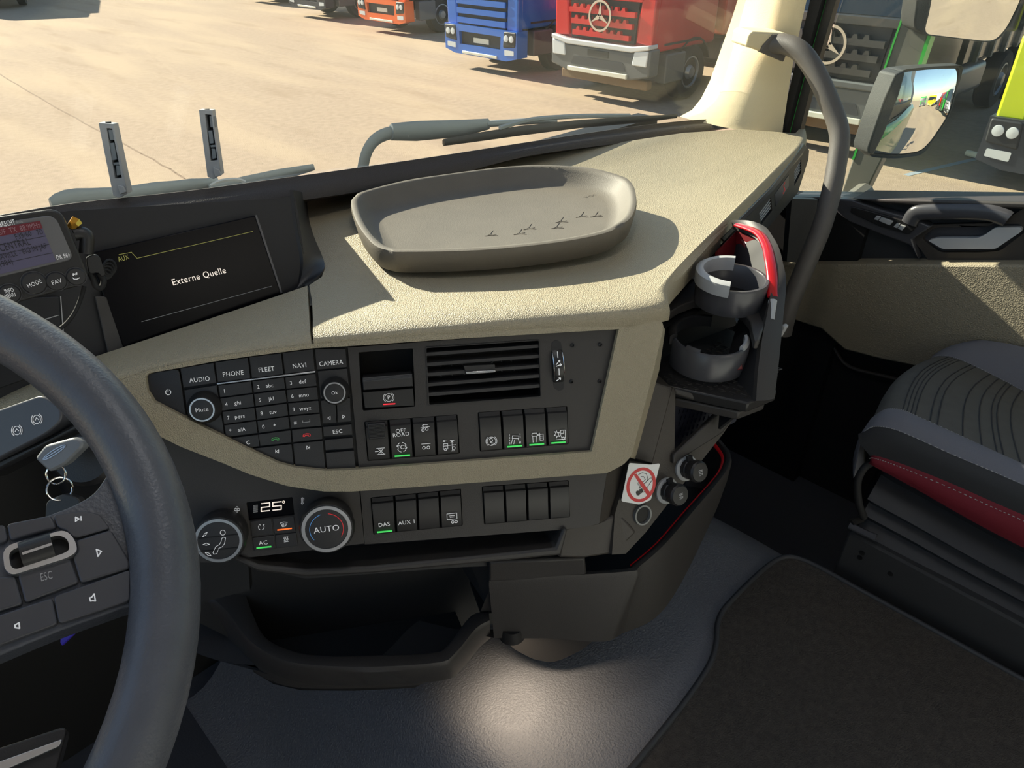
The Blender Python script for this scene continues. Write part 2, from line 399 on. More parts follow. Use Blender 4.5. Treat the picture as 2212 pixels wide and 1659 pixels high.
# black ledge along the foot of the windscreen
LT = [at_y(x, y, Y) for x, y, Y in ((-60,476,.90),(150,440,.895),(400,413,.895),(600,386,.885),(740,367,.875),(941,338,.86),(1141,307,.845),(1342,277,.838),(1476,261,.83),(1560,256,.822),(1604,254,.815))]
LB = [at_y(x, y, Y) for x, y, Y in ((-60,560,.87),(150,500,.865),(400,470,.865),(600,440,.86),(740,420,.855),(941,388,.84),(1141,337,.825),(1342,309,.812),(1476,289,.802),(1560,277,.795),(1604,270,.79))]
a5, c5 = smooth_path(LT, 4), smooth_path(LB, 4)
rr = []
for a, c in zip(a5, c5):
    bk = V(0,1,0)
    rr.append([c+bk*.11-V(0,0,.03), c-V(0,0,.012)+bk*.03, c, c.lerp(a, .25)-bk*.004, c.lerp(a, .6)-bk*.006, a-V(0,0,.006)-bk*.004, a, a+bk*.008-V(0,0,.002), a+bk*.05-V(0,0,.022), a+bk*.10-V(0,0,.045)])
v_, f_ = grid([list(x) for x in zip(*rr)], closed_v=True); n_ = len(rr)
f_ += [tuple(i*n_ for i in range(10)), tuple(i*n_+n_-1 for i in range(10))][0:2]
struct('trim_2', (v_, f_), 'ledge_black', smooth=60)['label'] = 'black grained ledge along the foot of the windscreen'
# ------------------------------------------------------------------ right pillar
def padj(p, dz): return p+V(0,0,dz)
pLft = [at_y(x, y, Y) for x, y, Y in ((1505,262,.835),(1532,247,.835),(1552,222,.833),(1572,182,.83),(1598,110,.825),(1620,50,.82),(1643,-20,.812))]
pRgt = [at_x(x, y, 1.035) for x, y in ((1690,290),(1692,270),(1698,232),(1704,190),(1716,120),(1730,55),(1747,-20))]
for q in range(1, 4):
    z = 1.12+.21*q; pLft.append(V(pLft[6].x-.02*q, pLft[6].y-.02*q, z)); pRgt.append(V(1.035-.012*q, pRgt[6].y-.02*q, z))
rows = []
for a, b in zip(pLft, pRgt):
    mid = a.lerp(b, .5)+V(-.016,-.02,0)
    rows.append([a+V(.01,.05,0), a, a.lerp(mid, .5)+V(-.004,-.005,0), mid, mid.lerp(b, .5)+V(0,-.003,0), b, b+V(.02,.05,0)])
struct('trim_3', grid(rows), 'pillar_cream', smooth=40)['label'] = 'cream right windscreen pillar trim'
dr = thing('door_1', 'passenger door with silver handle, dark upper trim and beige lower panel', None, V(DX+.03,.1,0.05)); dr['kind'] = 'structure'
def strip(name, l, r, x, mat, th=.02, sm=0, par=None):
    A = [at_x(p[0], p[1], x) for p in l]; B = [at_x(p[0], p[1], x) for p in r]
    A.append(A[-1]+(A[-1]-A[-2]).normalized()*.75); B.append(B[-1]+(B[-1]-B[-2]).normalized()*.75)
    rows = [[a, b] for a, b in zip(A, B)]
    g = solid(rows, th); return mk(name, g, mat, par, smooth=sm) if par else struct(name, g, mat, smooth=sm)
strip('door_seal', ((1679,300),(1711,168),(1750,0)), ((1694,300),(1728,168),(1775,0)), 1.045, 'rubber')
strip('outer_frame', ((1691,302),(1726,168),(1773,0)), ((1704,302),(1740,168),(1787,0)), 1.075, 'truck_green', par=dr)
strip('inner_frame', ((1702,306),(1738,168),(1785,0)), ((1722,306),(1757,168),(1806,0)), 1.06, 'black', par=dr)
# grab handle mount and grab handle
gh = thing('grab_handle', 'dark grey curved grab handle on cream windscreen pillar', 'grab handle', at_t(1690,95,1.40))
gp = [at_t(1668,98,1.395), at_t(1692,95,1.38), at_t(1725,108,1.36), at_t(1755,145,1.35), at_t(1785,205,1.345), at_t(1806,258,1.345), at_t(1814,300,1.345), at_t(1808,350,1.35), at_t(1797,410,1.355), at_t(1775,490,1.37), at_t(1742,570,1.39), at_t(1705,660,1.42), at_t(1690,720,1.45)]
mk('tube', tube(smooth_path(gp, 5), .0185, 14), 'handle_tube', gh, smooth=60)
FM = yawfr(at_t(1655,105,1.40), rad(35), rad(0))
mp = FM.pts([(1612,72),(1622,66),(1695,70),(1701,90),(1688,128),(1618,102),(1606,100)])
mb = mk('mount', prism(FM, mp, -.06, .012), 'pillar_cream', gh, bevel=.004)
mk('mount_shaded_face', prism(FM, FM.pts([(1640,96),(1662,72),(1696,71),(1700,90),(1684,131),(1634,110)]), .0, .0165), 'handle_tube', gh, bevel=.002)  # dark plate: the mount's shaded side put into the colour
# ------------------------------------------------------------------ right door
FD = Fr(V(DX,0,0), V(0,-1,0), V(0,0,1))          # looking at the door: u backward, v up, n into the cab
def D(l, h=0):
    out = []
    for i, p in enumerate(l):
        if p == 'T': q = out[-1]; out.append((.78, q[1]+.06))          # carried on toward the rear edge of the door
        elif p == 'B0': out.append((.78, out[-1][1]))
        elif p == 'B1': out.append((.78, .18))
        elif p == 'B': q = FD.px(*l[i+1], h); out.append((.78, q[1]))
        else: out.append(FD.px(*p, h))
    return out
up_ = D([(1650,424),(1755,426),(1850,428),(2212,437),(2400,442),'T','B',(2400,572),(2212,570),(2000,568),(1650,566)])
mk('upper_panel', prism(FD, up_, -.06, .0), 'door_dark', dr, bevel=.004)
lo_ = D([(1650,570),(2000,572),(2212,573),(2420,572),'B0','B1',(2420,900),(2212,880),(1981,792),(1905,777),(1824,756),(1774,711),(1703,688),(1650,680)], .045)
mk('lower_panel', prism(FD, lo_, -.06, .045), 'beige_door', dr, bevel=.004)
kk = D([(1650,670),(1703,684),(1774,707),(1824,752),(1905,773),(1981,788),(2212,876),(2420,960)])+[(.78,.15)]
bb = [(p[0], -.04) for p in kk]
mk('kick_panel', prism(FD, kk+bb[::-1], -.07, -.012), 'black', dr)
ed = [FD.P(a, b, .004) for a, b in D([(1703,690),(1774,713),(1800,745),(1835,790),(1930,815),(1990,835)])]
mk('kick_edge', tube(smooth_path(ed, 4), .004, 8), 'panel_brown', dr)
# window sill, switch pod, pull recess, handle
mk('window_sill', prism(FD, D([(1838,429),(2212,437),(2400,441),'T','B',(2400,458),(2212,452),(2010,446),(1900,440)], .03), -.05, .03), 'panel', dr, bevel=.004)
pod = D([(1800,438),(1812,430),(1842,432),(1900,452),(1965,470),(1990,480),(2012,490),(1970,518),(1984,562),(1966,530),(1905,508),(1834,480),(1806,458)], .025)
mk('switch_pod', prism(FD, pod, 0, .025), 'satin', dr, bevel=.006)
sp = mk('switch_plate', prism(FD, rnd(D([(1839,446),(1930,470),(1982,489),(1962,507),(1900,489),(1836,459)], .03), .003), .02, .03), 'black', dr, bevel=.0015)
for q in ([(1893,466),(1903,468),(1897,476),(1888,474)], [(1904,469),(1930,478),(1922,487),(1898,477)], [(1937,482),(1945,484),(1938,493),(1930,490)], [(1946,485),(1957,489),(1949,498),(1939,494)]):
    mk('window_switch', prism(FD, D(q, .032), .028, .0335), 'grey_plastic', sp, bevel=.001)
grip = [FD.P(*FD.px(x, y, .03), .03) for x, y in ((1964,482),(1975,464),(1990,459),(2040,457),(2128,459),(2165,468),(2178,474))]
mk('pull_grip', tube(smooth_path(grip, 5), .011, 12, squash=(.8, 1.4)), 'satin', dr, smooth=60)
bz = D([(1971,516),(2011,485),(2140,482),(2180,470),(2225,440),(2290,430),(2300,560),(2212,563),(2006,563)], .012)
hl_ = D([(1990,515),(2018,492),(2135,489),(2150,482),(2205,484),(2216,500),(2160,542),(2120,545),(2030,545)], .012)
mk('handle_bezel', prism(FD, bz, 0, .012, holes=[rnd(hl_, .008)]), 'panel_brown', dr, bevel=.002)
mk('handle_recess', prism(FD, hl_, -.001, .002), 'satin', dr)
mk('door_handle', prism(FD, rnd(D([(2004,519),(2024,514),(2112,514),(2126,508),(2150,491),(2206,491),(2208,499),(2150,538),(2036,538)], .02), .005), .008, .021), 'handle_silver', dr, bevel=.003, seg=3)
# door glass and outer skin
struct('window_2', solid([[V(1.09,.72,.60), V(1.09,-.75,.82)], [V(1.07,.60,1.62), V(1.07,-.70,1.62)]], .004), 'window_glass', smooth=0)['label'] = 'passenger door window pane'
mk('outer_skin', solid([[V(1.16,.74,-.75), V(1.16,-.9,-.75)], [V(1.16,.74,.58), V(1.16,-.9,.74)], [V(1.12,.74,.66), V(1.12,-.9,.80)]], .02), 'truck_green', dr, smooth=0)
# ================================================================== DASHBOARD
ZT = .895
FA = yawfr(at_t(1050,730,.76), rad(34), rad(22))     # the centre fascia, turned to the driver
A = FA.pts
dash = thing('dashboard', 'beige grained dashboard body with black lower storage bins', 'dashboard', V(0.05,.55,.45))
top_px = [(685,690),(900,672),(1200,655),(1395,645),(1420,628),(1442,600),(1477,562),(1553,484),(1637,400),(1712,322),(1724,300),(1718,288),(1600,279),(1476,287),(1309,312),(1141,336),(907,392),(740,415),(657,432),(660,470),(672,515),(690,555),(701,580),(695,598),(668,616),(674,650)]
def zt(x): return ZT-.033*min(1, max(0, (x-1450)/270.0))
def lip(sec, zt, kcorner=.72, n=8):
    rows = []
    for (bx, by, dpt), (tx, ty), z in sec:
        if dpt is None: b = FA.P(*FA.px(bx, by, .006), .006)
        else: b = dpt
        t = at_z(tx, ty, z)
        up = V(0,0,1)*math.cos(rad(22)) + FA.n*-.0
        c = V(b.x, b.y, t.z)+(b-t).normalized()*0.004
        c.z = t.z
        r = []
        for i in range(n+1):
            k = i/n; h1 = b.lerp(c, kcorner); h2 = t.lerp(c, kcorner)
            r.append(b*(1-k)**3 + h1*3*k*(1-k)**2 + h2*3*k*k*(1-k) + t*k**3)
        rows.append(r)
    return rows
left = [((-40,925,None),(-40,850),.86),((60,893,None),(60,817),.865),((150,866,None),(140,792),.87),((215,843,None),(190,775),.875),((320,808,None),(300,739),.882),((430,783,None),(430,696),.888),((550,765,None),(550,656),.893),((674,749,None),(664,617),ZT)]
L = lip(left, 0); L = [smooth_path(list(c), 4) for c in zip(*L)]
mk('driver_side_pad', solid([list(r) for r in zip(*L)], -.012), 'beige', dash, smooth=60)
right = [((679,748,None),(676,690),ZT),((900,731,None),(900,672),ZT),((1200,713,None),(1200,655),ZT),((1425,697,None),(1395,645),ZT)]
def sidept(x, y, Yv): return at_y(x, y, Yv)
right += [((0,0,at_z(1440,676,.862)),(1420,628),ZT),((0,0,at_z(1462,618,.868)),(1442,600),ZT)]
right += [((0,0,at_z(bx, by, zt(tx)-.027)),(tx, ty),zt(tx)) for bx, by, tx, ty in ((1503,570,1477,562),(1585,487,1553,484),(1668,402,1637,400),(1733,335,1712,322),(1740,305,1724,300),(1735,288,1718,288))]
Rr = lip(right, 0); Rc = [smooth_path(list(c), 3) for c in zip(*Rr)]
tp = list(Rc[-1])+[at_z(x, y, zt(x)) for x, y in top_px[12:]]
N_ = len(tp); tri = tessellate_polygon([[V(p.x, p.y, 0) for p in tp]])
mk('top_pad', (tp+[p-V(0,0,.045) for p in tp], [tuple(q) for q in tri]+[tuple(N_+i for i in q) for q in tri]+[(i, (i+1) % N_, N_+(i+1) % N_, N_+i) for i in range(N_)]), 'beige', dash, smooth=40)
mk('front_lip', solid([list(r) for r in zip(*Rc)], -.012), 'beige', dash, smooth=60)
# beige frame that swings round the keypad and the switch panel
inner = [(314,815),(322,806),(387,795),(462,781),(537,770),(608,761),(677,752),(748,748),(1000,731),(1337,711),(1278,976),(1000,997),(775,1014),(705,1017),(637,1010),(600,1000),(538,971),(485,945),(405,905),(333,868),(318,845)]
outer = [(205,850),(260,822),(320,800),(430,776),(550,758),(680,743),(900,725),(1200,707),(1428,692),(1434,704),(1412,800),(1364,985),(1348,1003),(1312,1022),(1200,1030),(900,1052),(760,1062),(700,1062),(620,1050),(540,1025),(480,1000),(390,965),(320,930),(255,890),(220,868)]
mk('beige_frame', prism(FA, rnd(A(outer, .008), .004, 2), -.03, .008, holes=[A(inner, .008)]), 'beige', dash, smooth=25, bevel=.005, seg=3)
c1 = [FA.P(*FA.px(x, y, .004), .004) for x, y in ((1432,704),(1412,800),(1362,988))]; c2 = [at_t(x, y, t) for x, y, t in ((1437,712,.845),(1424,800,.85),(1372,992,.855))]
mk('frame_side', solid([c1, c2], .01), 'beige', dash, smooth=0)
# ---------------- display alcove
FS = yawfr(at_t(585,635,.815), rad(7.5), rad(20))
S = FS.pts
mk('display_alcove', prism(FS, S([(-60,490),(150,455),(600,428),(640,424),(648,470),(655,520),(660,560),(650,625),(560,690),(420,745),(150,830),(-60,880)]), -.02, -.004), 'alcove', dash)
wl = [at_z(x, y, ZT-.002) for x, y in ((657,425),(661,470),(673,515),(691,555),(702,582),(692,602),(662,622))]
wb = [FS.P(*FS.px(x, y), -.004) for x, y in ((628,410),(634,470),(642,515),(650,560),(648,600),(640,630),(625,650))]
wl, wb = smooth_path(wl, 4), smooth_path(wb, 4)
mk('alcove_wall', solid([wl, [a.lerp(b, .5)+V(.004,.004,0) for a, b in zip(wl, wb)], wb], .004), 'black', dash, smooth=60)
st = thing('display_screen', 'dark dash display reading Externe Quelle in its alcove', 'display', FS.P(*FS.px(430,600)))
scr = mk('screen', prism(FS, S([(188,548),(553,465),(618,660),(275,775)]), -.004, .004), 'screen_glass', st, bevel=.001)
mk('screen_bezel', strokes(FS, [S([(553,466),(608,632)], .005)], .0022, .0055, .0015), 'satin', st)
fit_text('Externe Quelle', FS, (372,611), (487,584), .0066, 'screen_text', scr, h=.0046)
fit_text('AUX', FS, (255,561), (278,555), .005, 'screen_line', scr, h=.0046)
mk('tab_line', strokes(FS, [S([(257,550),(284,545),(296,558),(546,500)], .0046)], .0005, .0046), 'screen_line', scr, smooth=0)
mk('rule_line', strokes(FS, [S([(306,695),(587,618)], .0046)], .0004, .0046), 'grey_print', scr, smooth=0)
# panel left of the display, a narrow upright
mk('alcove_upright', prism(FS, S([(205,640),(232,640),(275,775),(240,790)], .006), -.004, .004), 'panel', dash, bevel=.001)
mk('alcove_panel', prism(FS, S([(-60,650),(128,640),(140,790),(-60,860)], .002), -.004, .002), 'alcove', dash, bevel=.001)
mk('alcove_groove', strokes(FS, [S([(131,640),(141,775)], .003), S([(80,695),(126,681)], .003)], .0008, .003), 'grey_print', dash, smooth=0)
# ---------------- keypad
kp = thing('audio_keypad', 'black audio and phone keypad with two round dials left of air vent', 'keypad', FA.P(*FA.px(540,880)))
FK = FA
mk('keypad_base', prism(FK, A(inner[:8]+[(757,751),(779,1013)]+inner[12:]), -.012, -.003), 'dark', kp)
gapk = .0007
def inset(poly, g):
    n = len(poly); out = []
    ar = sum(poly[i][0]*poly[(i+1) % n][1]-poly[(i+1) % n][0]*poly[i][1] for i in range(n)); s = 1 if ar > 0 else -1
    for i in range(n):
        a, b, c = Vector(poly[i-1]), Vector(poly[i]), Vector(poly[(i+1) % n])
        d1 = (b-a).normalized(); d2 = (c-b).normalized(); n1 = Vector((-d1.y, d1.x))*s; n2 = Vector((-d2.y, d2.x))*s
        m = n1+n2
        if m.length < 1e-6: m = n1
        m = m/max(.3, m.dot(n1)); out.append(tuple(b+m*g))
    return out
def key(px, name='key', h=.0015, mat='key', par=None, rd=0.0008, g=gapk):
    p = rnd(inset(A(px), g), rd, 3); return mk(name, prism(FA, p, -.004, h, taper=.0), mat, par or kp, bevel=.0005)
def klab(o, s, x, y, cap=9, mat='white_print', h=.0018, **k): return text(s, FA, *FA.px(x, y, h), cap*.00049, mat, o, h=h, **k)
def Z5(l): return [(300+x/3.95, 700+y/3.95) for x, y in l]
col = {0:[(345,375),(415,805)], 1:[(645,322),(740,965)], 2:[(937,275),(1035,1040)], 3:[(1220,240),(1330,1220)], 4:[(1492,207),(1600,1245)], 5:[(1772,203),(1860,1240)]}
pw = key(Z5([(58,430),(110,410),(348,372),(415,808),(128,662),(60,530)]), rd=.004)
mk('icon', strokes(FA, [[FA.px(*Z5([(250+22*math.cos(a), 582+22*math.sin(a))])[0], .0018) for a in [rad(-60+i*15) for i in range(21)]], [FA.px(*p, .0018) for p in Z5([(249,555),(249,580)])]], .0006, .0018), 'white_print', pw, smooth=0)
for nm, q, (lx, ly) in (('AUDIO', [(350,372),(643,322),(668,503),(380,546)], (518,475)), ('PHONE', [(647,322),(936,277),(958,465),(672,500)], (804,424)), ('FLEET', [(939,276),(1219,241),(1240,430),(962,465)], (1088,388)), ('NAVI', [(1222,240),(1490,206),(1508,398),(1244,428)], (1370,356)), ('CAMERA', [(1496,206),(1768,203),(1780,370),(1516,393)], (1640,334))):
    o = key(Z5(q)); klab(o, nm, *Z5([(lx, ly)])[0], cap=9.5, sx=.88)
mk('silver_strip', prism(FA, A(Z5([(668,502),(1506,397),(1507,411),(670,515)])), -.003, .0022), 'silver', kp, bevel=.0004)
rowsy = {1:[512,628,742,857,968,1060], 2:[475,590,706,820,932,1045], 3:[443,556,670,782,893,1012], 4:[412,530,646,758,872,985]}
colx = lambda c, y: (lambda p, q: p[0]+(q[0]-p[0])*(y-p[1])/(q[1]-p[1]))(*col[c])
labs = [[('1','  '),('2','abc'),('3','def')],[('4','ghi'),('5','jkl'),('6','mno')],[('7','pqrs'),('8','tuv'),('9','wxyz')],[('*','a/A'),('0','+'),('#','')]]
for r in range(4):
    for c in range(3):
        y00, y01, y10, y11 = rowsy[c+1][r], rowsy[c+2][r], rowsy[c+1][r+1], rowsy[c+2][r+1]
        if r == 0: y00 += 6; y01 += 6
        q = [(colx(c+1,y00), y00), (colx(c+2,y01), y01), (colx(c+2,y11), y11), (colx(c+1,y10), y10)]
        o = key(Z5(q), rd=.0004)
        a, b = labs[r][c]; yl = (y00+y10)/2; xl = (q[0][0]+q[3][0])/2; sl = (y01-y00)/(q[1][0]-q[0][0])
        klab(o, a, *Z5([(xl+48, yl+48*sl+8)])[0], cap=8, sx=.9)
        if b.strip(): klab(o, b, *Z5([(xl+145, yl+145*sl+8)])[0], cap=8, sx=.95)
        if a == '#': mk('icon', strokes(FA, [[FA.px(*p, .0018) for p in Z5([(xl+110,yl-14),(xl+111,yl+4),(xl+172,yl-4),(xl+171,yl-22)])]], .0005, .0018), 'grey_print', o, smooth=0)
o = key(Z5([(755,972),(1025,936),(1035,1042),(935,1058)]), rd=.0004); klab(o, 'C', *Z5([(932,1013)])[0], cap=8)
def phone_icon(o, cx, cy, mat, k=1):
    l = [(-30,10),(-30,-2),(-20,-10),(0,-13),(20,-10),(30,-2),(30,10),(16,10),(14,0),(-14,0),(-16,10),(-30,10)]
    mk('icon', strokes(FA, [[FA.px(*Z5([(cx+x, cy+y-x*.08)])[0], .0018) for x, y in l]], .0006, .0018), mat, o, smooth=0)
o = key(Z5([(1015,936),(1300,898),(1308,1012),(1036,1042)]), rd=.0004); phone_icon(o, 1164, 982, 'print_green')
o = key(Z5([(1300,896),(1566,874),(1572,984),(1310,1012)]), rd=.0004); phone_icon(o, 1432, 948, 'print_red')
def tri_icon(o, cx, cy, d, bar=None, sz=14):
    ls = [[(cx-d*sz*.7, cy-sz), (cx+d*sz*.8, cy), (cx-d*sz*.7, cy+sz), (cx-d*sz*.7, cy-sz)]]
    if bar: ls.append([(cx+bar, cy-sz), (cx+bar, cy+sz)])
    mk('icon', strokes(FA, [[FA.px(*p, .0018) for p in Z5(l)] for l in ls], .0005, .0018), 'white_print', o, smooth=0)
o = key(Z5([(942,1062),(1309,1016),(1328,1212),(1180,1165)]), rd=.0004); tri_icon(o, 1182, 1087, -1, -16)
o = key(Z5([(1312,1014),(1574,988),(1598,1243),(1480,1240),(1332,1214)]), rd=.0004); tri_icon(o, 1442, 1055, 1, 16)
key(Z5([(1520,398),(1782,374),(1806,618),(1545,642)]), rd=.0004, h=.0005)
o = key(Z5([(1547,648),(1682,632),(1690,842),(1566,850)]), rd=.0004); tri_icon(o, 1623, 802, -1)
o = key(Z5([(1684,632),(1806,622),(1816,832),(1692,842)]), rd=.0004); tri_icon(o, 1748, 790, 1)
o = key(Z5([(1566,872),(1820,848),(1828,945),(1572,962)]), rd=.0004); klab(o, 'ESC', *Z5([(1695,918)])[0], cap=8.5)
key(Z5([(1578,982),(1830,962),(1838,1062),(1588,1080)]), rd=.0004)
key(Z5([(1590,1092),(1840,1072),(1856,1238),(1602,1245)]), rd=.0004)
key(Z5([(382,560),(668,516),(738,962),(418,806)]), rd=.0004, h=.0005)
def dial(par, fr, cpx, rb, rt, hgt, label, cap, base='key', ringw=.1, ringmat='silver'):
    """round dial: skirt, tapered body, bright ring, printed face"""
    c = fr.px(*cpx, hgt); rb, rt = rb*.00049, rt*.00049
    b = mk('dial', lathe(fr, c, [(rb,-.003),(rb,.002),(rb*.97,.005),(rt*1.16,hgt*.75),(rt*1.08,hgt),(rt*.98,hgt)], 40), 'black', par, smooth=40)
    mk('ring', ringgeo(fr, c, rt*(1-ringw), rt*1.02, hgt-.002, hgt+.0012, 48), ringmat, b)
    mk('dial_face', lathe(fr, c, [(rt*(1-ringw),hgt-.002),(rt*(1-ringw),hgt+.0002),(rt*.5,hgt+.0006),(rt*.1,hgt+.0007)], 40), 'key', b)
    if label: text(label, fr, c[0], c[1], cap*.00047, 'white_print', b, h=hgt+.0012)
    return b, c
dial(kp, FA, Z5([(540,730)])[0], 34, 24, .013, 'Mute', 8.5)
dial(kp, FA, Z5([(1670,586)])[0], 30, 22, .012, 'Ok', 7)
# ---------------- upper switch panel
cp = thing('switch_panel', 'charcoal dash panel with air vent, parking brake switch and rocker switches', 'dash panel', FA.P(*FA.px(1030,880)))
def Z6(l): return [(740+x/3.95, 700+y/3.95) for x, y in l]
def wellpx(l): return rnd(A(Z6(l)), .0015, 3)
pbw = [(135,240),(600,205),(622,702),(172,738)]; vnw = [(710,200),(1675,135),(1690,618),(735,690)]
swA = [(185,830),(980,768),(1000,1102),(213,1166)]; swB = [(1152,750),(1915,698),(1926,1022),(1170,1086)]
pan = Z6([(45,200),(700,150),(1200,112),(2200,52)])+[(1336,711),(1278,976)]+Z6([(1000,1180),(140,1236)])
mk('panel', prism(FA, A(pan), -.012, .0012, holes=[wellpx(pbw), wellpx(vnw), wellpx(swA), wellpx(swB)]), 'panel', cp, smooth=25)
mk('panel_back', prism(FA, A(pan), -.052, -.045), 'dark', cp)
for q, dpt in ((pbw, -.045), (vnw, -.045), (swA, -.02), (swB, -.02)):
    w = wellpx(q); mk('well', prism(FA, [(a*1.0, b) for a, b in inset(w, -.002)], dpt-.002, -.0118, holes=[inset(w, -.0003)]), 'recess', cp)
# parking brake switch
pb = mk('parking_brake_switch', prism(FA, rnd(inset(A(Z6([(165,575),(606,540),(618,700),(185,724)])), .0006), .001, 3), -.02, .001), 'switch', cp, bevel=.0008)
mk('lever', prism(FA, rnd(inset(A(Z6([(165,455),(598,420),(606,535),(172,570)]), .004), .0005), .001, 3), -.02, .004), 'key', pb, bevel=.001)
mk('lever_ribs', strokes(FA, [A(Z6([(175,462+i*9),(590,428+i*9)]), .0045) for i in range(4)], .0007, .0048, .001), 'satin', pb)
c = FA.px(*Z6([(394,627)])[0], .0015)
mk('icon', strokes(FA, [circ(c[0], c[1], .0042, 24), circ(c[0], c[1], .0056, 8, -50, 50), circ(c[0], c[1], .0056, 8, 130, 230)], .00045, .0015), 'white_print', pb, smooth=0)
text('P', FA, c[0], c[1], .0042, 'white_print', pb, h=.0015)
mk('indicator', prism(FA, A(Z6([(348,682),(450,676),(450,684),(348,691)]), .0018), .0, .0018), 'led_red', pb, smooth=0)
# air vent
av = mk('vent_frame', prism(FA, rnd(A(Z6([(704,194),(1681,128),(1697,622),(729,697)])), .002, 3), -.01, .0022, holes=[rnd(A(Z6([(714,203),(1671,139),(1686,613),(739,685)])), .0015, 3)]), 'switch', cp)
def slat(yl, yr, xl, xr, tilt=.012, th=.0022):
    p = A(Z6([(xl,yl),(xr,yr)])); a, b = p
    rows = []
    for q in (a, b):
        o = FA.P(q[0], q[1], 0); bk = -FA.n*.016+FA.v*.004
        rows.append([o+FA.v*th, o-FA.v*th*.6, o+bk-FA.v*th*.5, o+bk+FA.v*th*.5])
    v, f = grid(rows, closed_u=True); return v, f+[(3,2,1,0),(4,5,6,7)]
for i, (yl, yr, xl, xr) in enumerate(((262,192,716,1672),(350,278,718,1674),(436,363,722,1677),(522,446,726,1680),(606,531,730,1683))):
    mk('slat', slat(yl, yr, xl, xr), 'key', cp, smooth=0)
mk('vent_tab', prism(FA, rnd(A(Z6([(1030,360),(1305,345),(1308,415),(1055,432)]), .006), .001, 3), -.004, .005, taper=.0005), 'switch', cp, bevel=.001)
mk('vent_tab_trim', prism(FA, A(Z6([(1055,408),(1304,391),(1305,410),(1056,428)]), .0065), .004, .0068), 'chrome', cp, bevel=.0003)
for cx, cy in ((935,400),(1360,380)):
    c = FA.px(*Z6([(cx, cy)])[0], -.024)
    mk('vent_ring', ringgeo(FA, c, .0132, .0142, -.03, -.022, 32), 'satin', cp)
    mk('vent_spokes', join(fbox(FA, c[0]-.0005, c[0]+.0005, c[1]-.013, c[1]+.013, -.03, -.024), fbox(FA, c[0]-.013, c[0]+.013, c[1]-.0005, c[1]+.0005, -.03, -.024)), 'satin', cp)
# thumb wheel
c = FA.px(*Z6([(1832,357)])[0]); b0 = FA.px(*Z6([(1832,502)])[0])[1]; b1 = FA.px(*Z6([(1832,213)])[0])[1]; hb = (b1-b0)/2; R_ = .026
mk('wheel_recess', prism(FA, [(c[0]+x*.0001*1.0, c[1]+y) for x, y in [(-66,0),(-60,hb*.9),(-50,hb*1.4),(0,hb*1.55),(50,hb*1.4),(66,hb*.9),(70,0),(66,-hb*.9),(50,-hb*1.4),(0,-hb*1.5),(-50,-hb*1.3),(-60,-hb*.9)]], .0, .0016), 'recess', cp)
rows = []
for i in range(17):
    a = -math.asin(hb/R_)+2*math.asin(hb/R_)*i/16; h = R_*math.cos(a)-R_+.009
    rows.append([FA.P(c[0]+x, c[1]+R_*math.sin(a), h-d) for x, d in ((-.0063,.004),(-.0058,.0008),(-.0045,0),(.0045,0),(.0058,.0008),(.0063,.004))])
tw = mk('thumb_wheel', grid(rows), 'switch', cp, smooth=40)
for sx in (-1, 1):
    mk('wheel_rim', tube([FA.P(c[0]+sx*.0056, c[1]+R_*math.sin(a), R_*math.cos(a)-R_+.0086) for a in [-.62+.124*i for i in range(11)]], .0005, 6), 'chrome', tw)
FW_ = FA.off(.009)
def w6(l): return [FW_.px(*p) for p in Z6(l)]
mk('icon', strokes(FW_, [w6([(1832,236),(1836,286)]), w6([(1822,345),(1852,310)]), w6([(1838,312),(1853,309),(1852,326)]), w6([(1822,360),(1848,350),(1866,345)]), w6([(1856,336),(1867,345),(1858,356)]), w6([(1845,380),(1847,432)]), w6([(1824,484),(1858,460)]), w6([(1845,459),(1859,460),(1858,474)])], .0008, .0008), 'white_print', tw, smooth=0)
for sc in ((1958,180),(1950,490),(2195,175),(2190,487)):
    c = FA.px(*Z6([sc])[0]); s_ = mk('screw', lathe(FA, c, [(.0025,.0005),(.0024,.0024),(.0016,.0028),(.0014,.0012),(.0002,.0012)], 14), 'black', cp)
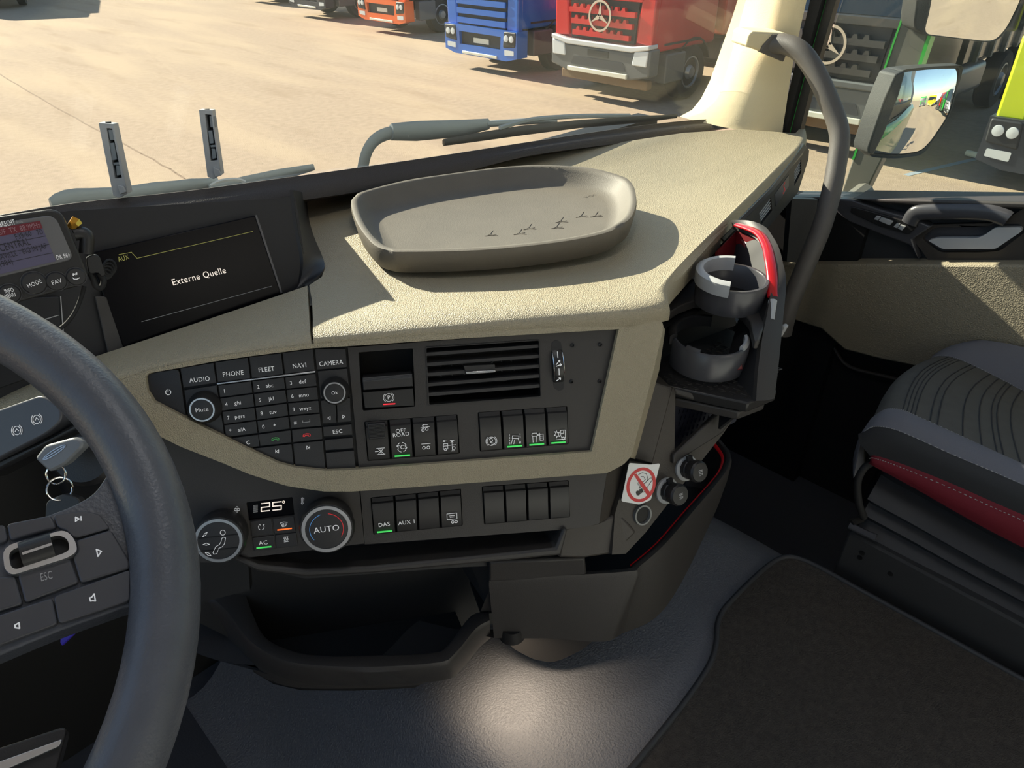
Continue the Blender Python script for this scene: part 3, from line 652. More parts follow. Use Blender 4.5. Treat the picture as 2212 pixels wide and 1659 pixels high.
# ---------------- rocker switches
def rocker(quad, zf, par, icon=None, led=None, lab=None, kind='plain'):
    q = inset(A(zf(quad)), .0006)      # tl, tr, br, bl
    tl, tr, br, bl = [Vector(p) for p in q]
    rows = []
    for k, h in ((0,-.012),(0,.0008),(.10,.0022),(.13,.0048),(.16,.0052),(.5,.0036),(.96,.0028),(1,.0018),(1,-.012)):
        l = tl.lerp(bl, k); r = tr.lerp(br, k); e = (r-l)*.035
        rows.append([FA.P(l.x, l.y, h-.004 if 0 < k < 1 else h), FA.P(l.x+e.x, l.y+e.y, h), FA.P(r.x-e.x, r.y-e.y, h), FA.P(r.x, r.y, h-.004 if 0 < k < 1 else h)])
    v, f = grid(rows); nr = len(rows)
    f = f+[tuple(i*4 for i in range(nr)), tuple(i*4+3 for i in range(nr))]
    o = mk('rocker_switch', (v, f), 'switch', par, smooth=30)
    def Q(x, y): l = tl.lerp(bl, y); r = tr.lerp(br, y); p = l.lerp(r, x); return (p.x, p.y)
    if led: mk('indicator', prism(FA, [Q(.15,.945),Q(.85,.945),Q(.85,.915),Q(.15,.915)], .001, .0046), led, o, smooth=0)
    if icon: mk('icon', strokes(FA, [[Q(x, y) for x, y in l] for l in icon], .00052, .0052), 'white_print', o, smooth=0)
    if lab:
        for s, x, y, cs in lab: text(s, FA, *Q(x, y), cs, 'white_print', o, h=.0056)
    if kind == 'ribbed':
        g = mk('ribbed_guard', prism(FA, rnd([Q(.12,.02),Q(.88,.02),Q(.88,.42),Q(.12,.42)], .001, 2), .001, .0085), 'key', o, bevel=.0008)
        mk('ribs', strokes(FA, [[Q(.16,.06+i*.034), Q(.84,.06+i*.034)] for i in range(10)], .0006, .0092, .0012), 'black', o, smooth=0)
    return o
def split(w, xs_t, xs_b):
    tl, tr, br, bl = w; T = [tl[0]]+xs_t+[tr[0]]; B = [bl[0]]+xs_b+[br[0]]; out = []
    ty = lambda x: tl[1]+(tr[1]-tl[1])*(x-tl[0])/(tr[0]-tl[0]); by = lambda x: bl[1]+(br[1]-bl[1])*(x-bl[0])/(br[0]-bl[0])
    for i in range(len(T)-1): out.append([(T[i], ty(T[i])), (T[i+1], ty(T[i+1])), (B[i+1], by(B[i+1])), (B[i], by(B[i]))])
    return out
def cc(x, y, r, rx=1.0, n=12, a0=0, a1=360): return [(x+r*rx*math.cos(rad(a0+(a1-a0)*i/n)), y+r*math.sin(rad(a0+(a1-a0)*i/n))) for i in range(n+1)]
K = 1.75
ic_axle = [[(.42,.68),(.78,.68)],[(.42,.84),(.78,.84)],[(.5,.70),(.72,.82)],[(.72,.70),(.5,.82)],[(.35,.76),(.5,.76)],[(.61,.68),(.61,.84)]]
ic_lift = [[(.35,.24),(.75,.22)],cc(.45,.30,.035,K),cc(.62,.28,.035,K),[(.42,.20),(.5,.16),(.66,.17)],[(.47,.15),(.42,.20),(.5,.21)],[(.35,.66),(.75,.66)],cc(.45,.76,.038,K),cc(.65,.76,.038,K)]
ic_height = [[(.3,.70),(.48,.70),(.48,.84),(.28,.84),(.28,.74),(.3,.70)],[(.28,.76),(.45,.76)],cc(.37,.85,.03,K),[(.5,.75),(.85,.75)],cc(.75,.83,.035,K),[(.68,.74),(.68,.65)],[(.63,.68),(.68,.64),(.73,.68)],[(.6,.63),(.78,.63)],[(.62,.90),(.78,.90)],[(.68,.77),(.68,.88)],[(.42,.63),(.28,.63)],[(.34,.61),(.28,.63),(.34,.65)]]
ic_asr = [cc(.5,.74,.11,K,20),cc(.5,.74,.14,K,8,-50,50),cc(.5,.74,.14,K,8,130,230),[(.42,.68),(.52,.66),(.56,.74),(.46,.76),(.42,.68)],[(.46,.77),(.60,.80),(.62,.84),(.5,.82)]]
ic_lane = [[(.28,.60),(.28,.64)],[(.28,.67),(.28,.71)],[(.28,.74),(.28,.78)],[(.28,.81),(.28,.86)],[(.78,.60),(.78,.64)],[(.78,.67),(.78,.71)],[(.78,.80),(.78,.86)],[(.42,.64),(.72,.66),(.70,.73),(.40,.71),(.42,.64)],[(.42,.72),(.34,.86)],[(.68,.73),(.74,.86)],[(.5,.76),(.46,.86)]]
ic_blind = [[(.3,.62),(.52,.62),(.54,.68),(.50,.70),(.32,.70),(.28,.68),(.3,.62)],[(.32,.71),(.32,.86)],[(.5,.71),(.5,.86)],[(.56,.67),(.66,.63)],[(.56,.68),(.66,.68)],[(.66,.66),(.82,.66),(.82,.82),(.66,.82),(.66,.66)],[(.66,.71),(.82,.71)],[(.66,.76),(.82,.76)]]
ic_crash = [[(.62,.60),(.84,.60),(.84,.80),(.66,.80),(.62,.74),(.62,.60)],[(.64,.68),(.76,.68),(.76,.62)],cc(.74,.82,.04,K),[(.38,.84),(.84,.84)],[(.42,.60),(.46,.66),(.56,.64),(.5,.70),(.56,.76),(.46,.74),(.40,.80),(.40,.73),(.30,.72),(.38,.68),(.34,.62),(.42,.64)]]
QA = split(swA, [390,588,788], [413,608,803]); QB = split(swB, [1348,1539,1728], [1369,1559,1745])
rocker(QA[0], Z6, cp, ic_axle, kind='ribbed')
rocker(QA[1], Z6, cp, [cc(.5,.70,.125,1.65,6,10,70),cc(.5,.70,.125,1.65,6,100,160),cc(.5,.70,.125,1.65,6,190,250),cc(.5,.70,.125,1.65,6,280,340)], 'led_green', [('OFF',.5,.27,.0042),('ROAD',.5,.37,.0042),('TCS',.5,.70,.0044)])
rocker(QA[2], Z6, cp, ic_lift); rocker(QA[3], Z6, cp, ic_height)
rocker(QB[0], Z6, cp, ic_asr); rocker(QB[1], Z6, cp, ic_lane, 'led_green'); rocker(QB[2], Z6, cp, ic_blind, 'led_green'); rocker(QB[3], Z6, cp, ic_crash, 'led_green')
# ---------------- lower panel with climate controls and switches
def Z7(l): return [(380+x/2.404, 1000+y/2.404) for x, y in l]
FAl = FA
swC = [(1010,180),(1480,134),(1490,325),(1025,371)]; swD = [(1588,122),(2040,89),(2046,281),(1600,319)]
lp = thing('climate_panel', 'charcoal climate control panel with AUTO dial below the beige frame', 'dash panel', FA.P(*FA.px(600,1120)))
lowL = [(330,900),(480,985),(620,1035),(700,1047),(775,1048)]+[(787,1174),(660,1190),(522,1206),(470,1215),(395,1215),(330,1190)]
dispq = Z7([(365,205),(605,177),(616,272),(378,302)])
mk('panel', prism(FA, A(lowL, -.005), -.03, -.005, holes=[rnd(A(dispq, -.005), .001, 2)]), 'panel', lp, smooth=25)
ds = mk('climate_display', prism(FA, inset(A(dispq, -.007), -.001), -.03, -.008), 'screen_glass', lp)
seg7 = {'2':[(0,0,1,0),(1,0,1,1),(0,1,1,1),(0,1,0,2),(0,2,1,2)], '5':[(1,0,0,0),(0,0,0,1),(0,1,1,1),(1,1,1,2),(1,2,0,2)]}
ls = []
for ch, ox in (('2', 443), ('5', 503)):
    for x0, y0, x1, y1 in seg7[ch]:
        s0 = (ox+x0*44-y0*0, 212+y0*20-x0*5-(ox-443)*.1); s1 = (ox+x1*44, 212+y1*20-x1*5-(ox-443)*.1)
        ls.append([FA.px(*p, -.0075) for p in Z7([s0, s1])])
mk('digits', strokes(FA, ls, .0011, -.0075), 'screen_text', ds, smooth=0)
mk('degree_mark', strokes(FA, [[FA.px(*p, -.0075) for p in Z7([(559+6*math.cos(rad(a)), 203+6*math.sin(rad(a))) for a in range(0, 361, 40)])]], .0005, -.0075), 'screen_text', ds, smooth=0)
mk('fan_bars', strokes(FA, [[FA.px(*p, -.0075) for p in Z7([(402,222+i*5),(424,219+i*5)])] for i in range(8)], .0005, -.0075), 'grey_print', ds, smooth=0)
HB = -.0035
def cbtn(q): return mk('climate_button', prism(FA, rnd(inset(A(Z7(q), HB), .0004), .0005, 2), -.02, HB), 'key', lp, bevel=.0004)
def cic(o, lines, mat='white_print', w=.0005): mk('icon', strokes(FA, [[FA.px(*p, HB+.0004) for p in Z7(l)] for l in lines], w, HB+.0004), mat, o, smooth=0)
o = cbtn([(383,303),(497,290),(507,372),(393,384)])
cic(o, [[(434,320),(428,330),(430,342),(436,347)],[(436,320),(440,325)],[(452,322),(458,330),(456,342),(448,347)],[(452,322),(459,320)]])
o = cbtn([(500,290),(614,276),(625,357),(510,371)])
cic(o, [[(543,312),(560,307),(578,309),(570,328),(552,330),(543,312)],[(552,316),(554,332)],[(560,315),(561,332)],[(568,314),(567,330)]])
mk('indicator', prism(FA, A(Z7([(526,346),(602,337),(602,343),(527,352)]), HB+.0004), HB-.001, HB+.0004), 'led_orange', o, smooth=0)
o = cbtn([(394,388),(509,375),(517,447),(404,460)])
text('AC', FA, *FA.px(*Z7([(454,415)])[0], HB), .0046, 'white_print', o, h=HB+.0004)
mk('indicator', prism(FA, A(Z7([(418,439),(495,431),(496,438),(418,446)]), HB+.0004), HB-.001, HB+.0004), 'led_green', o, smooth=0)
o = cbtn([(512,374),(626,361),(636,432),(520,446)])
cic(o, [[(563,385),(561,392),(565,398),(562,404)],[(572,384),(570,391),(574,397),(571,403)],[(581,383),(579,390),(583,396),(580,402)],[(562,411),(584,408)]])
b, c = dial(lp, FA, Z7([(222,402)])[0], 52, 47, .02, None, 0, ringw=.11)
fz = .0212
def onk(l): return [FA.px(*p, fz) for p in Z7(l)]
mk('face_groove', strokes(FA, [onk([(118,393),(320,372)]), onk([(118,462),(322,440)])], .0009, fz), 'dark', b, smooth=0)
mk('icon', strokes(FA, [onk([(243+13*math.cos(rad(a)), 362+13*math.sin(rad(a))) for a in range(0, 361, 24)]), onk([(238,392),(248,386),(258,390),(252,420),(240,436),(222,444),(212,472),(196,474),(192,466),(206,436),(226,424),(234,410),(238,392)]), onk([(138,385),(150,366),(163,360),(156,374),(138,385)]), onk([(140,424),(158,417),(174,423),(158,428),(140,424)]), onk([(152,466),(170,468),(182,482),(166,480),(152,466)])], .0005, fz), 'white_print', b, smooth=0)
b, c = dial(lp, FA, Z7([(783,342)])[0], 54, 51, .022, None, 0, ringw=.12)
text('AUTO', FA, c[0], c[1], .0063, 'white_print', b, h=.0234)
mk('blue_arc', strokes(FA, [circ(c[0], c[1], .0172, 14, 105, 215)], .0005, .0234), 'print_blue', b, smooth=0)
mk('red_arc', strokes(FA, [circ(c[0], c[1], .0172, 14, -35, 78)], .0006, .0234), 'print_red', b, smooth=0)
def onp(l, h=-.0046): return [FA.px(*p, h) for p in Z7(l)]
mk('fan_icon', strokes(FA, [onp([(317+5.5*math.cos(rad(q))+9*math.cos(rad(k)), 242+5.5*math.sin(rad(q))+9*math.sin(rad(k))) for q in range(0, 361, 45)]) for k in (0,90,180,270)], .0004, -.0046), 'white_print', lp, smooth=0)
mk('thermometer_icon', strokes(FA, [onp([(652,182),(659,181),(659,204),(661,210),(656,215),(651,211),(653,204),(652,182)]), onp([(661,184),(666,183)]), onp([(661,192),(666,191)])], .0004, -.0046), 'white_print', lp, smooth=0)
lq = thing('lower_switch_panel', 'charcoal dash strip of DAS and AUX 1 rocker switches under the beige frame', 'dash panel', FA.P(*FA.px(1030,1110)))
lowR = [(778,1052),(900,1046),(1200,1024),(1312,1016),(1308,1040),(1294,1131),(1262,1139),(1215,1144),(788,1176)]
w7 = lambda l: rnd(A(Z7(l), -.005), .0012, 2)
mk('panel', prism(FA, A(lowR, -.005), -.03, -.005, holes=[w7(swC), w7(swD)]), 'panel', lq, smooth=25)
mk('panel_back', prism(FA, A(lowR, -.005), -.04, -.031), 'dark', lq)
c1 = [FA.P(*FA.px(x, y, -.006), -.006) for x, y in ((1311,1018),(1306,1060),(1294,1130))]; c2 = [at_t(x, y, t) for x, y, t in ((1360,1000,.862),(1350,1050,.865),(1332,1109,.868))]
mk('panel_end', solid([c1, c2], .02), 'panel_brown', lq, smooth=0)
FAs = FA; FA = FA.off(-.006)
A = FA.pts
QC = split(swC, [1134,1251,1366], [1144,1258,1375]); QD = split(swD, [1702,1818,1931], [1712,1825,1938])
rocker(QC[0], Z7, lq, None, 'led_green', [('DAS',.5,.72,.0046)]); rocker(QC[1], Z7, lq, None, None, [('AUX 1',.5,.72,.0044)])
rocker(QC[2], Z7, lq); rocker(QC[3], Z7, lq, [[(.28,.60),(.75,.60),(.75,.76),(.28,.76),(.28,.60)],[(.4,.66),(.64,.66)],[(.42,.70),(.62,.70)],cc(.54,.84,.035,K),cc(.70,.84,.035,K)])
for q in QD: rocker(q, Z7, lq)
FA = FAs; A = FA.pts
# ------------------------------------------------------------------ dash body below the fascia
def zpts(l, z): return [at_z(x, y, z) for x, y in l]
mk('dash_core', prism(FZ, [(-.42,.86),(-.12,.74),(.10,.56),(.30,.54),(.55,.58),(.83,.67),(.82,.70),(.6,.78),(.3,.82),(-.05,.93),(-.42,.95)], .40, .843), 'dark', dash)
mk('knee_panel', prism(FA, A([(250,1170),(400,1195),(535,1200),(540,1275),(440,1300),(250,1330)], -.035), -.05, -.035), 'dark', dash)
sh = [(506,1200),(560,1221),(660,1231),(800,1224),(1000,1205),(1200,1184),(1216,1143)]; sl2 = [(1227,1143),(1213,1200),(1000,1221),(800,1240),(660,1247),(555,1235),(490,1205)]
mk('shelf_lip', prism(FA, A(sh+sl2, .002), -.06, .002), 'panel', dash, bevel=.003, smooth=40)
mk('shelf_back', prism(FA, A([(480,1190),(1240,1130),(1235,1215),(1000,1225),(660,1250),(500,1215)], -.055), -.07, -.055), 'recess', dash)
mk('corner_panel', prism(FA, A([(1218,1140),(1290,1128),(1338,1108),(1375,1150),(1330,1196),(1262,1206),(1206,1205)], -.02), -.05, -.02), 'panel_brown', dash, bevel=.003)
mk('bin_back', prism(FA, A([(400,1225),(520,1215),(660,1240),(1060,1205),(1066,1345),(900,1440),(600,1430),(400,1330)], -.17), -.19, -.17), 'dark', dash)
# open storage bin, left
inn = zpts([(527,1274),(546,1328),(572,1376),(618,1402),(680,1415),(800,1416),(935,1410),(968,1393),(1018,1330),(1056,1322)], .497)
out = zpts([(436,1288),(482,1322),(530,1383),(590,1424),(655,1441),(790,1448),(945,1438),(985,1418),(1030,1365),(1058,1346)], .50)
bot = zpts([(440,1335),(500,1385),(555,1440),(610,1465),(680,1478),(800,1481),(955,1470),(995,1448),(1035,1400),(1060,1378)], .44)
ifl = [V(p.x, p.y, .43)+(V(-.02,.02,0)) for p in inn]
rows = [smooth_path(r, 4) for r in (ifl, inn, [p+V(0,0,.003) for p in [a.lerp(b, .2) for a, b in zip(inn, out)]], [p+V(0,0,.002) for p in [a.lerp(b, .85) for a, b in zip(inn, out)]], [p-V(0,0,.004) for p in out], bot)]
rows.append([p+V(-.05,.09,.0) for p in rows[-1]])
mk('storage_bin', grid(rows), 'panel', dash, smooth=50)
cen = [V(-.2,.72,.432)]
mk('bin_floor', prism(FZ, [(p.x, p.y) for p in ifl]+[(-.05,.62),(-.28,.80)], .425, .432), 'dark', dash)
mk('bin_end', solid([[at_z(1058,1322,.497), at_z(1058,1210,.60)], [at_z(1040,1322,.497)+V(.03,.07,0), at_z(1030,1220,.60)+V(.03,.08,0)]], .01), 'panel', dash, smooth=0)
# drawer bin, right, with red inner edge
D0 = [(1056,1257),(1130,1254),(1200,1250),(1362,1240),(1386,1228),(1440,1180),(1500,1110),(1562,1035),(1580,1002),(1578,978),(1556,950),(1545,938)]
D1 = [(1062,1247),(1130,1243),(1200,1240),(1346,1230),(1366,1219),(1421,1172),(1481,1103),(1546,1030),(1562,1001),(1562,980),(1546,957),(1538,946)]
D2 = [(1067,1378),(1130,1379),(1200,1380),(1305,1386),(1345,1368),(1415,1335),(1470,1262),(1540,1118),(1562,1062),(1574,1022),(1566,985),(1550,960)]
o0, o1 = zpts(D0, .57), zpts(D1, .566); o2 = [at_z(x, y, z) for (x, y), z in zip(D2, (.462,.462,.462,.462,.464,.468,.475,.49,.50,.51,.53,.54))]
o3 = [V(p.x-.01, p.y+.012, .50) for p in o1]
dw = thing('drawer_bin', 'black side bin with red inner edge below no smoking sticker', 'storage bin', V(.1,.4,.46))
rows = [smooth_path(r, 4) for r in (o3, [p-V(0,0,.012) for p in o1], o1, [a.lerp(b, .3)+V(0,0,.004) for a, b in zip(o1, o0)], [a.lerp(b, .8)+V(0,0,.003) for a, b in zip(o1, o0)], [p-V(0,0,.004) for p in o0], o2)]
rows.append([p+V(-.03,.05,0) for p in rows[-1]])
mk('bin_shell', grid(rows), 'panel', dw, smooth=50)
mk('red_edge', tube([p+V(0,0,-.004) for p in smooth_path(o1[4:], 4)], .0034, 8), 'red_gloss', dw, smooth=60)
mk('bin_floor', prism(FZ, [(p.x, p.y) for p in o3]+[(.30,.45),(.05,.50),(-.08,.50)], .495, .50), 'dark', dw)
FB = yawfr(at_z(1057,1257,.57), rad(40), rad(3))
mk('upper_block', prism(FB, FB.pts([(1056,1214),(1264,1206),(1268,1249),(1056,1258)], .0), -.05, 0), 'panel', dw, bevel=.003)
mk('nozzle', prism(FB.off(-.05), rnd(FB.off(-.05).pts([(1082,1372),(1290,1376),(1262,1402),(1215,1425),(1190,1432),(1150,1424),(1108,1402)]), .01), -.06, 0), 'black', dw, bevel=.006)
# footwell lamp under the bin (lit, as in the photograph)
lampp = V(-.075,.425,.456)
fl = thing('footwell_lamp', 'small footwell lamp under the dash lighting the vinyl tunnel', 'lamp', lampp)
mk('lamp_body', lathe(Fr(lampp, V(1,0,0), V(0,-1,0)), (0,0), [(.016,-.02),(.018,0),(.014,.002)], 20), 'black', fl)
pm('lamp_lens', (255,240,215), .4, emit=((255,236,205), 3.0))
mk('lens', lathe(Fr(lampp, V(1,0,0), V(0,-1,0)), (0,0), [(.012,.0),(.012,.003),(.006,.004)], 20), 'lamp_lens', fl)
ll = bpy.data.lights.new('footwell_light', 'SPOT'); ll.energy = 2.4; ll.spot_size = rad(115); ll.spot_blend = 1.0; ll.color = (1, .80, .58); ll.shadow_soft_size = .012
lo = bpy.data.objects.new('footwell_light', ll); COL.objects.link(lo); lo.parent = fl; lo.location = (0,0,-.006); lo.rotation_euler = V(.06,-.22,-1).to_track_quat('-Z', 'Y').to_euler()
# ------------------------------------------------------------------ console side
q1, q2, q3 = at_t(1340,1110,.85), at_t(1580,890,.915), at_t(1453,838,.866)
nn = (q2-q1).cross(q3-q1).normalized(); nn = nn if nn.dot(CAM-q1) > 0 else -nn; uu = V(0,0,1).cross(nn).normalized()
SD = Fr(q1, uu, nn.cross(uu))
G = SD.pts
sd = thing('console_side', 'charcoal console side with blue lined pocket and capped sockets', 'console', q1)
f1 = [at_t(1412,826,.856), at_t(1454,838,.866), at_t(1410,1002,.864), at_t(1362,990,.857)]
mk('corner_facet', ([p for p in f1]+[p+V(.02,.05,0) for p in f1], [(0,1,2,3),(7,6,5,4),(0,4,5,1),(1,5,6,2),(2,6,7,3),(3,7,4,0)]), 'panel_brown', sd, smooth=0, bevel=.002)
pk = G([(1459,842),(1577,866),(1560,890),(1457,984)])
mk('side_plate', prism(SD, G([(1408,1004),(1453,836),(1470,840),(1588,866),(1584,905),(1562,937),(1480,1040),(1395,1150),(1352,1196),(1322,1198),(1328,1112),(1360,995)]), -.01, 0, holes=[pk]), 'panel_brown', sd, smooth=25)
mk('pocket_back', prism(SD.off(-.03), SD.off(-.03).pts([(1440,830),(1600,850),(1590,910),(1440,1000)]), -.006, 0), 'deep_blue', sd)
SDp = SD.off(-.03)
dsh = []
for i in range(13):
    for j in range(9):
        x = 1466+i*9+(j % 2)*4; y = 868+j*13-i*2
        if y < 985-(x-1457)*.93-4 and y > 850+(x-1459)*.16: dsh.append(SDp.pts([(x, y), (x+2.5, y-8)]))
mk('pocket_ribs', strokes(SDp, dsh, .0012, .0012, .0012), 'deep_blue', sd, smooth=0)['kind'] = 'stuff'
mk('pocket_lip', prism(SD, G([(1455,984),(1578,866),(1588,868),(1584,905),(1562,935),(1455,1003)], .006), -.002, .006), 'panel', sd, bevel=.002)
mk('pocket_flap', prism(SD.off(.012), SD.off(.012).pts([(1458,838),(1545,862),(1543,872),(1530,874),(1462,852)]), -.004, 0), 'panel', sd, bevel=.002)
for cx, cy, lab in ((1495,1013,'round capped socket beside blue lined pocket'), (1453,1062,'round capped socket beside no smoking sticker')):
    c = SD.px(cx-12, cy-2, .002)
    s_ = thing('power_socket', lab, 'socket', SD.P(c[0], c[1], 0), 'capped sockets on the console side')
    mk('flange', lathe(SD, c, [(.0165,0),(.0165,.003),(.0145,.0045),(.0125,.0045)], 28), 'grey_plastic', s_)
    fr2 = SD.off(.0045)
    cap = mk('cap', lathe(fr2, c, [(.0128,0),(.0128,.006),(.0118,.007),(.0125,.008),(.0125,.012),(.0138,.013),(.0138,.020),(.0118,.0225),(.004,.0228)], 12), 'black', s_, smooth=25)
    mk('tab', fbox(fr2, c[0]-.004, c[0]+.004, c[1]+.010, c[1]+.0185, .004, .008), 'rubber', s_, bevel=.001)
    fr3 = fr2.off(.0225)
    mk('icon', strokes(fr3, [[(c[0]+x*.004, c[1]+y*.004) for x, y in l] for l in ([(-.6,.7),(.1,.7),(.1,.2),(-.6,.2),(-.6,.7)], [(.3,.7),(.7,.2)], [(.7,.7),(.3,.2)], [(-.6,-.3),(0,-.3),(0,-.9),(-.6,-.9)], [(.3,-.3),(.5,-.9),(.7,-.3)])], .0007, .0008), 'grey_print', cap, smooth=0)
pm('ring_metal', (120,122,122), .4, metal=.6)
c = SD.px(1387,1112, .001)
mk('lighter_ring', lathe_open(SD, c, [(.0095,0),(.0105,.004),(.0125,.004),(.013,0)], 30), 'ring_metal', sd)
mk('lighter_bore', lathe(SD, c, [(.0095,0),(.0095,.001),(.002,.001)], 24), 'dark', sd)
# no smoking sticker wrapped over the corner
FT = yawfr(at_t(1384,1045,.846), rad(24), rad(14))
sk_ = thing('no_smoking_sticker', 'white square no smoking sticker on the console corner', 'sticker', FT.o)
pm('sticker_white', (232,232,230), .35, spec=.4); pm('sticker_red', (206,34,40), .4); pm('sticker_black', (40,36,34), .5)
def T_(l): return FT.pts(l)
stq = rnd(T_([(1359,1000),(1405,1004),(1426,1001),(1406,1080),(1382,1090),(1342,1083)]), .0025, 3)
mk('backing', prism(FT, stq, -.0006, 0), 'sticker_white', sk_, smooth=0)
def Z8(x, y): return (1200+x/3.95, 780+y/3.95)
cxy = [Z8(730+125*math.cos(a)-10*math.sin(a), 1055+148*math.sin(a)-12*math.cos(a)) for a in [i*math.pi/20 for i in range(41)]]
cin = [Z8(730+100*math.cos(a)-8*math.sin(a), 1055+122*math.sin(a)-10*math.cos(a)) for a in [i*math.pi/20 for i in range(40)]]
mk('red_circle', prism(FT, T_(cxy[:40]), -.0002, .0003, holes=[T_(cin)]), 'sticker_red', sk_, smooth=0)
mk('red_bar', prism(FT, T_([Z8(668,972), Z8(690,960), Z8(806,1118), Z8(784,1148)]), -.0001, .00045), 'sticker_red', sk_, smooth=0)
mk('cigarette', join(strokes(FT, [T_([Z8(712,1088),Z8(806,998),Z8(820,996),Z8(826,1012),Z8(752,1120)]), T_([Z8(706,1060),Z8(702,1040),Z8(722,1028),Z8(748,1030),Z8(766,1010),Z8(752,985),Z8(728,985)]), T_([Z8(716,1078),Z8(724,1050),Z8(760,1046),Z8(788,1010),Z8(776,962),Z8(740,952),Z8(706,968)])], .0005, .0004), prism(FT, T_([Z8(685,1118), Z8(695,1106), Z8(718,1106), Z8(724,1130), Z8(712,1146), Z8(692,1144)]), 0, .0004), prism(FT, T_([Z8(712,1096), Z8(738,1086), Z8(750,1110), Z8(728,1130)]), 0, .00042)), 'sticker_black', sk_, smooth=0)
# ------------------------------------------------------------------ passenger side of the dash
a_, b_ = at_z(1503,570,zt(1477)-.027), at_z(1733,335,zt(1712)-.027); yp = -math.atan2(b_.y-a_.y, b_.x-a_.x)
FP = yawfr(at_z(1668,402,zt(1637)-.029), yp, rad(6))
pf = thing('passenger_fascia', 'dark passenger dash fascia with louvred side vents', 'dash panel', FP.P(0,-.05,0))
Pp = FP.pts
v1 = [(1640,460),(1666,425),(1668,455),(1645,485)]; v2 = [(1716,370),(1731,343),(1731,372),(1716,402)]
mk('fascia', prism(FP, Pp([(1560,515),(1592,480),(1668,404),(1738,312),(1748,325),(1746,345),(1724,415),(1640,515),(1600,560)]), -.02, 0, holes=[Pp(v1), Pp(v2)]), 'panel', pf, smooth=0)
mk('fascia_back', prism(FP, Pp([(1560,515),(1668,404),(1738,312),(1724,415),(1600,560)]), -.045, -.04), 'dark', pf)
mk('top_band', prism(FP, Pp([(1592,478),(1668,402),(1738,310),(1744,318),(1672,412),(1598,486)], .004), -.01, .004), 'satin', pf, bevel=.002)
for q in (v1, v2):
    (x0, y0), (x1, y1), (x2, y2), (x3, y3) = q
    for k in (.2, .4, .6, .8):
        l = (x0+(x3-x0)*k, y0+(y3-y0)*k); r = (x1+(x2-x1)*k, y1+(y2-y1)*k)
        a, b = Pp([l, r]); mk('slat', strokes(FP, [[a, b]], .0025, -.002, .012), 'grey_plastic', pf)
mk('label_plate', prism(FP, Pp([(1674,420),(1704,378),(1704,402),(1676,446)], .001), 0, .001), 'satin', pf)
mk('label_mark', strokes(FP, [Pp([(1696,394),(1693,402),(1696,410),(1692,418)], .0014)], .0018, .0014), 'print_red', pf)
mk('lower_panel', prism(FZ, [(.36,.52),(.60,.57),(.95,.69),(1.0,.75),(.9,.80),(.36,.62)], .30, .80), 'door_dark', pf)
mk('door_side_cover', solid([[at_x(1700,425,.98), at_x(1755,427,1.03)], [at_x(1690,560,.98), at_x(1745,566,1.03)]], .02), 'door_dark', pf, smooth=0)
# ------------------------------------------------------------------ cup holder unit
cu = thing('cup_holder', 'pull-out double cup holder with red trim at dash corner', 'cup holder', V(.2,.38,.76))
mk('base_plate', prism(FZ, [(.138,.405),(.186,.290),(.232,.278),(.33,.345),(.33,.47),(.20,.48)], .752, .766), 'black', cu, bevel=.002)
mk('under_plate', prism(FZ, [(.135,.412),(.184,.298),(.225,.286),(.32,.35),(.32,.47),(.20,.48)], .738, .750), 'panel', cu, bevel=.002)
FQ = Fr(V(0,0,.766), V(1,0,0), V(0,1,0)); dsh = []
for i in range(14):
    for j in range(8):
        x = .155+i*.0095+(j % 2)*.004; y = .30+j*.0125
        if y > .30+(.19-x)*1.9 and y < .41: dsh.append([(x, y), (x+.005, y-.002)]); dsh.append([(x+.005, y-.002), (x+.004, y+.006)])
mk('grip_pattern', strokes(FQ, dsh, .0011, .0012, .0012), 'panel', cu, smooth=0)['kind'] = 'stuff'
W0 = [(1662,862,.862),(1671,800,.872),(1682,690,.893),(1690,610,.912),(1687,568,.930),(1676,530,.955),(1656,502,.985),(1620,484,1.01),(1588,476,1.035)]
W1 = [(1625,868,.850),(1630,800,.860),(1639,730,.872),(1655,668,.889),(1668,612,.910),(1666,572,.930),(1656,538,.955),(1640,514,.985),(1592,492,1.035)]
w0 = smooth_path([at_t(*p) for p in W0], 4); w1 = smooth_path([at_t(*p) for p in W1], 4)
dn = FH*.035-V(0,0,.05)
mk('right_wall', solid([w1, [a.lerp(b, .5)-FH*.002 for a, b in zip(w1, w0)], w0], .007), 'panel', cu, smooth=45)
wi = [p+V(-.012,.03,-.05) for p in w1]
mk('inner_wall', solid([w1, wi], .004), 'recess', cu, smooth=45)
rt_ = smooth_path([at_t(x, y, t) for x, y, t in ((1594,486,1.02),(1636,502,.978),(1655,528,.95),(1663,562,.925),(1668,600,.907),(1670,642,.893))], 4)
mk('red_trim', tube(rt_, .0045, 10, squash=(.7, 1.6)), 'red_gloss', cu, smooth=60)
mk('trim_end', tube([at_t(1669,650,.891), at_t(1664,692,.882)], .0055, 10), 'grey_plastic', cu)
mk('red_liner', solid([[at_t(1545,545,1.0), at_t(1590,500,1.03), at_t(1640,520,.99)], [at_t(1545,590,1.0), at_t(1590,560,1.03), at_t(1640,590,.97)]], .004), 'red_dark', cu, smooth=0)
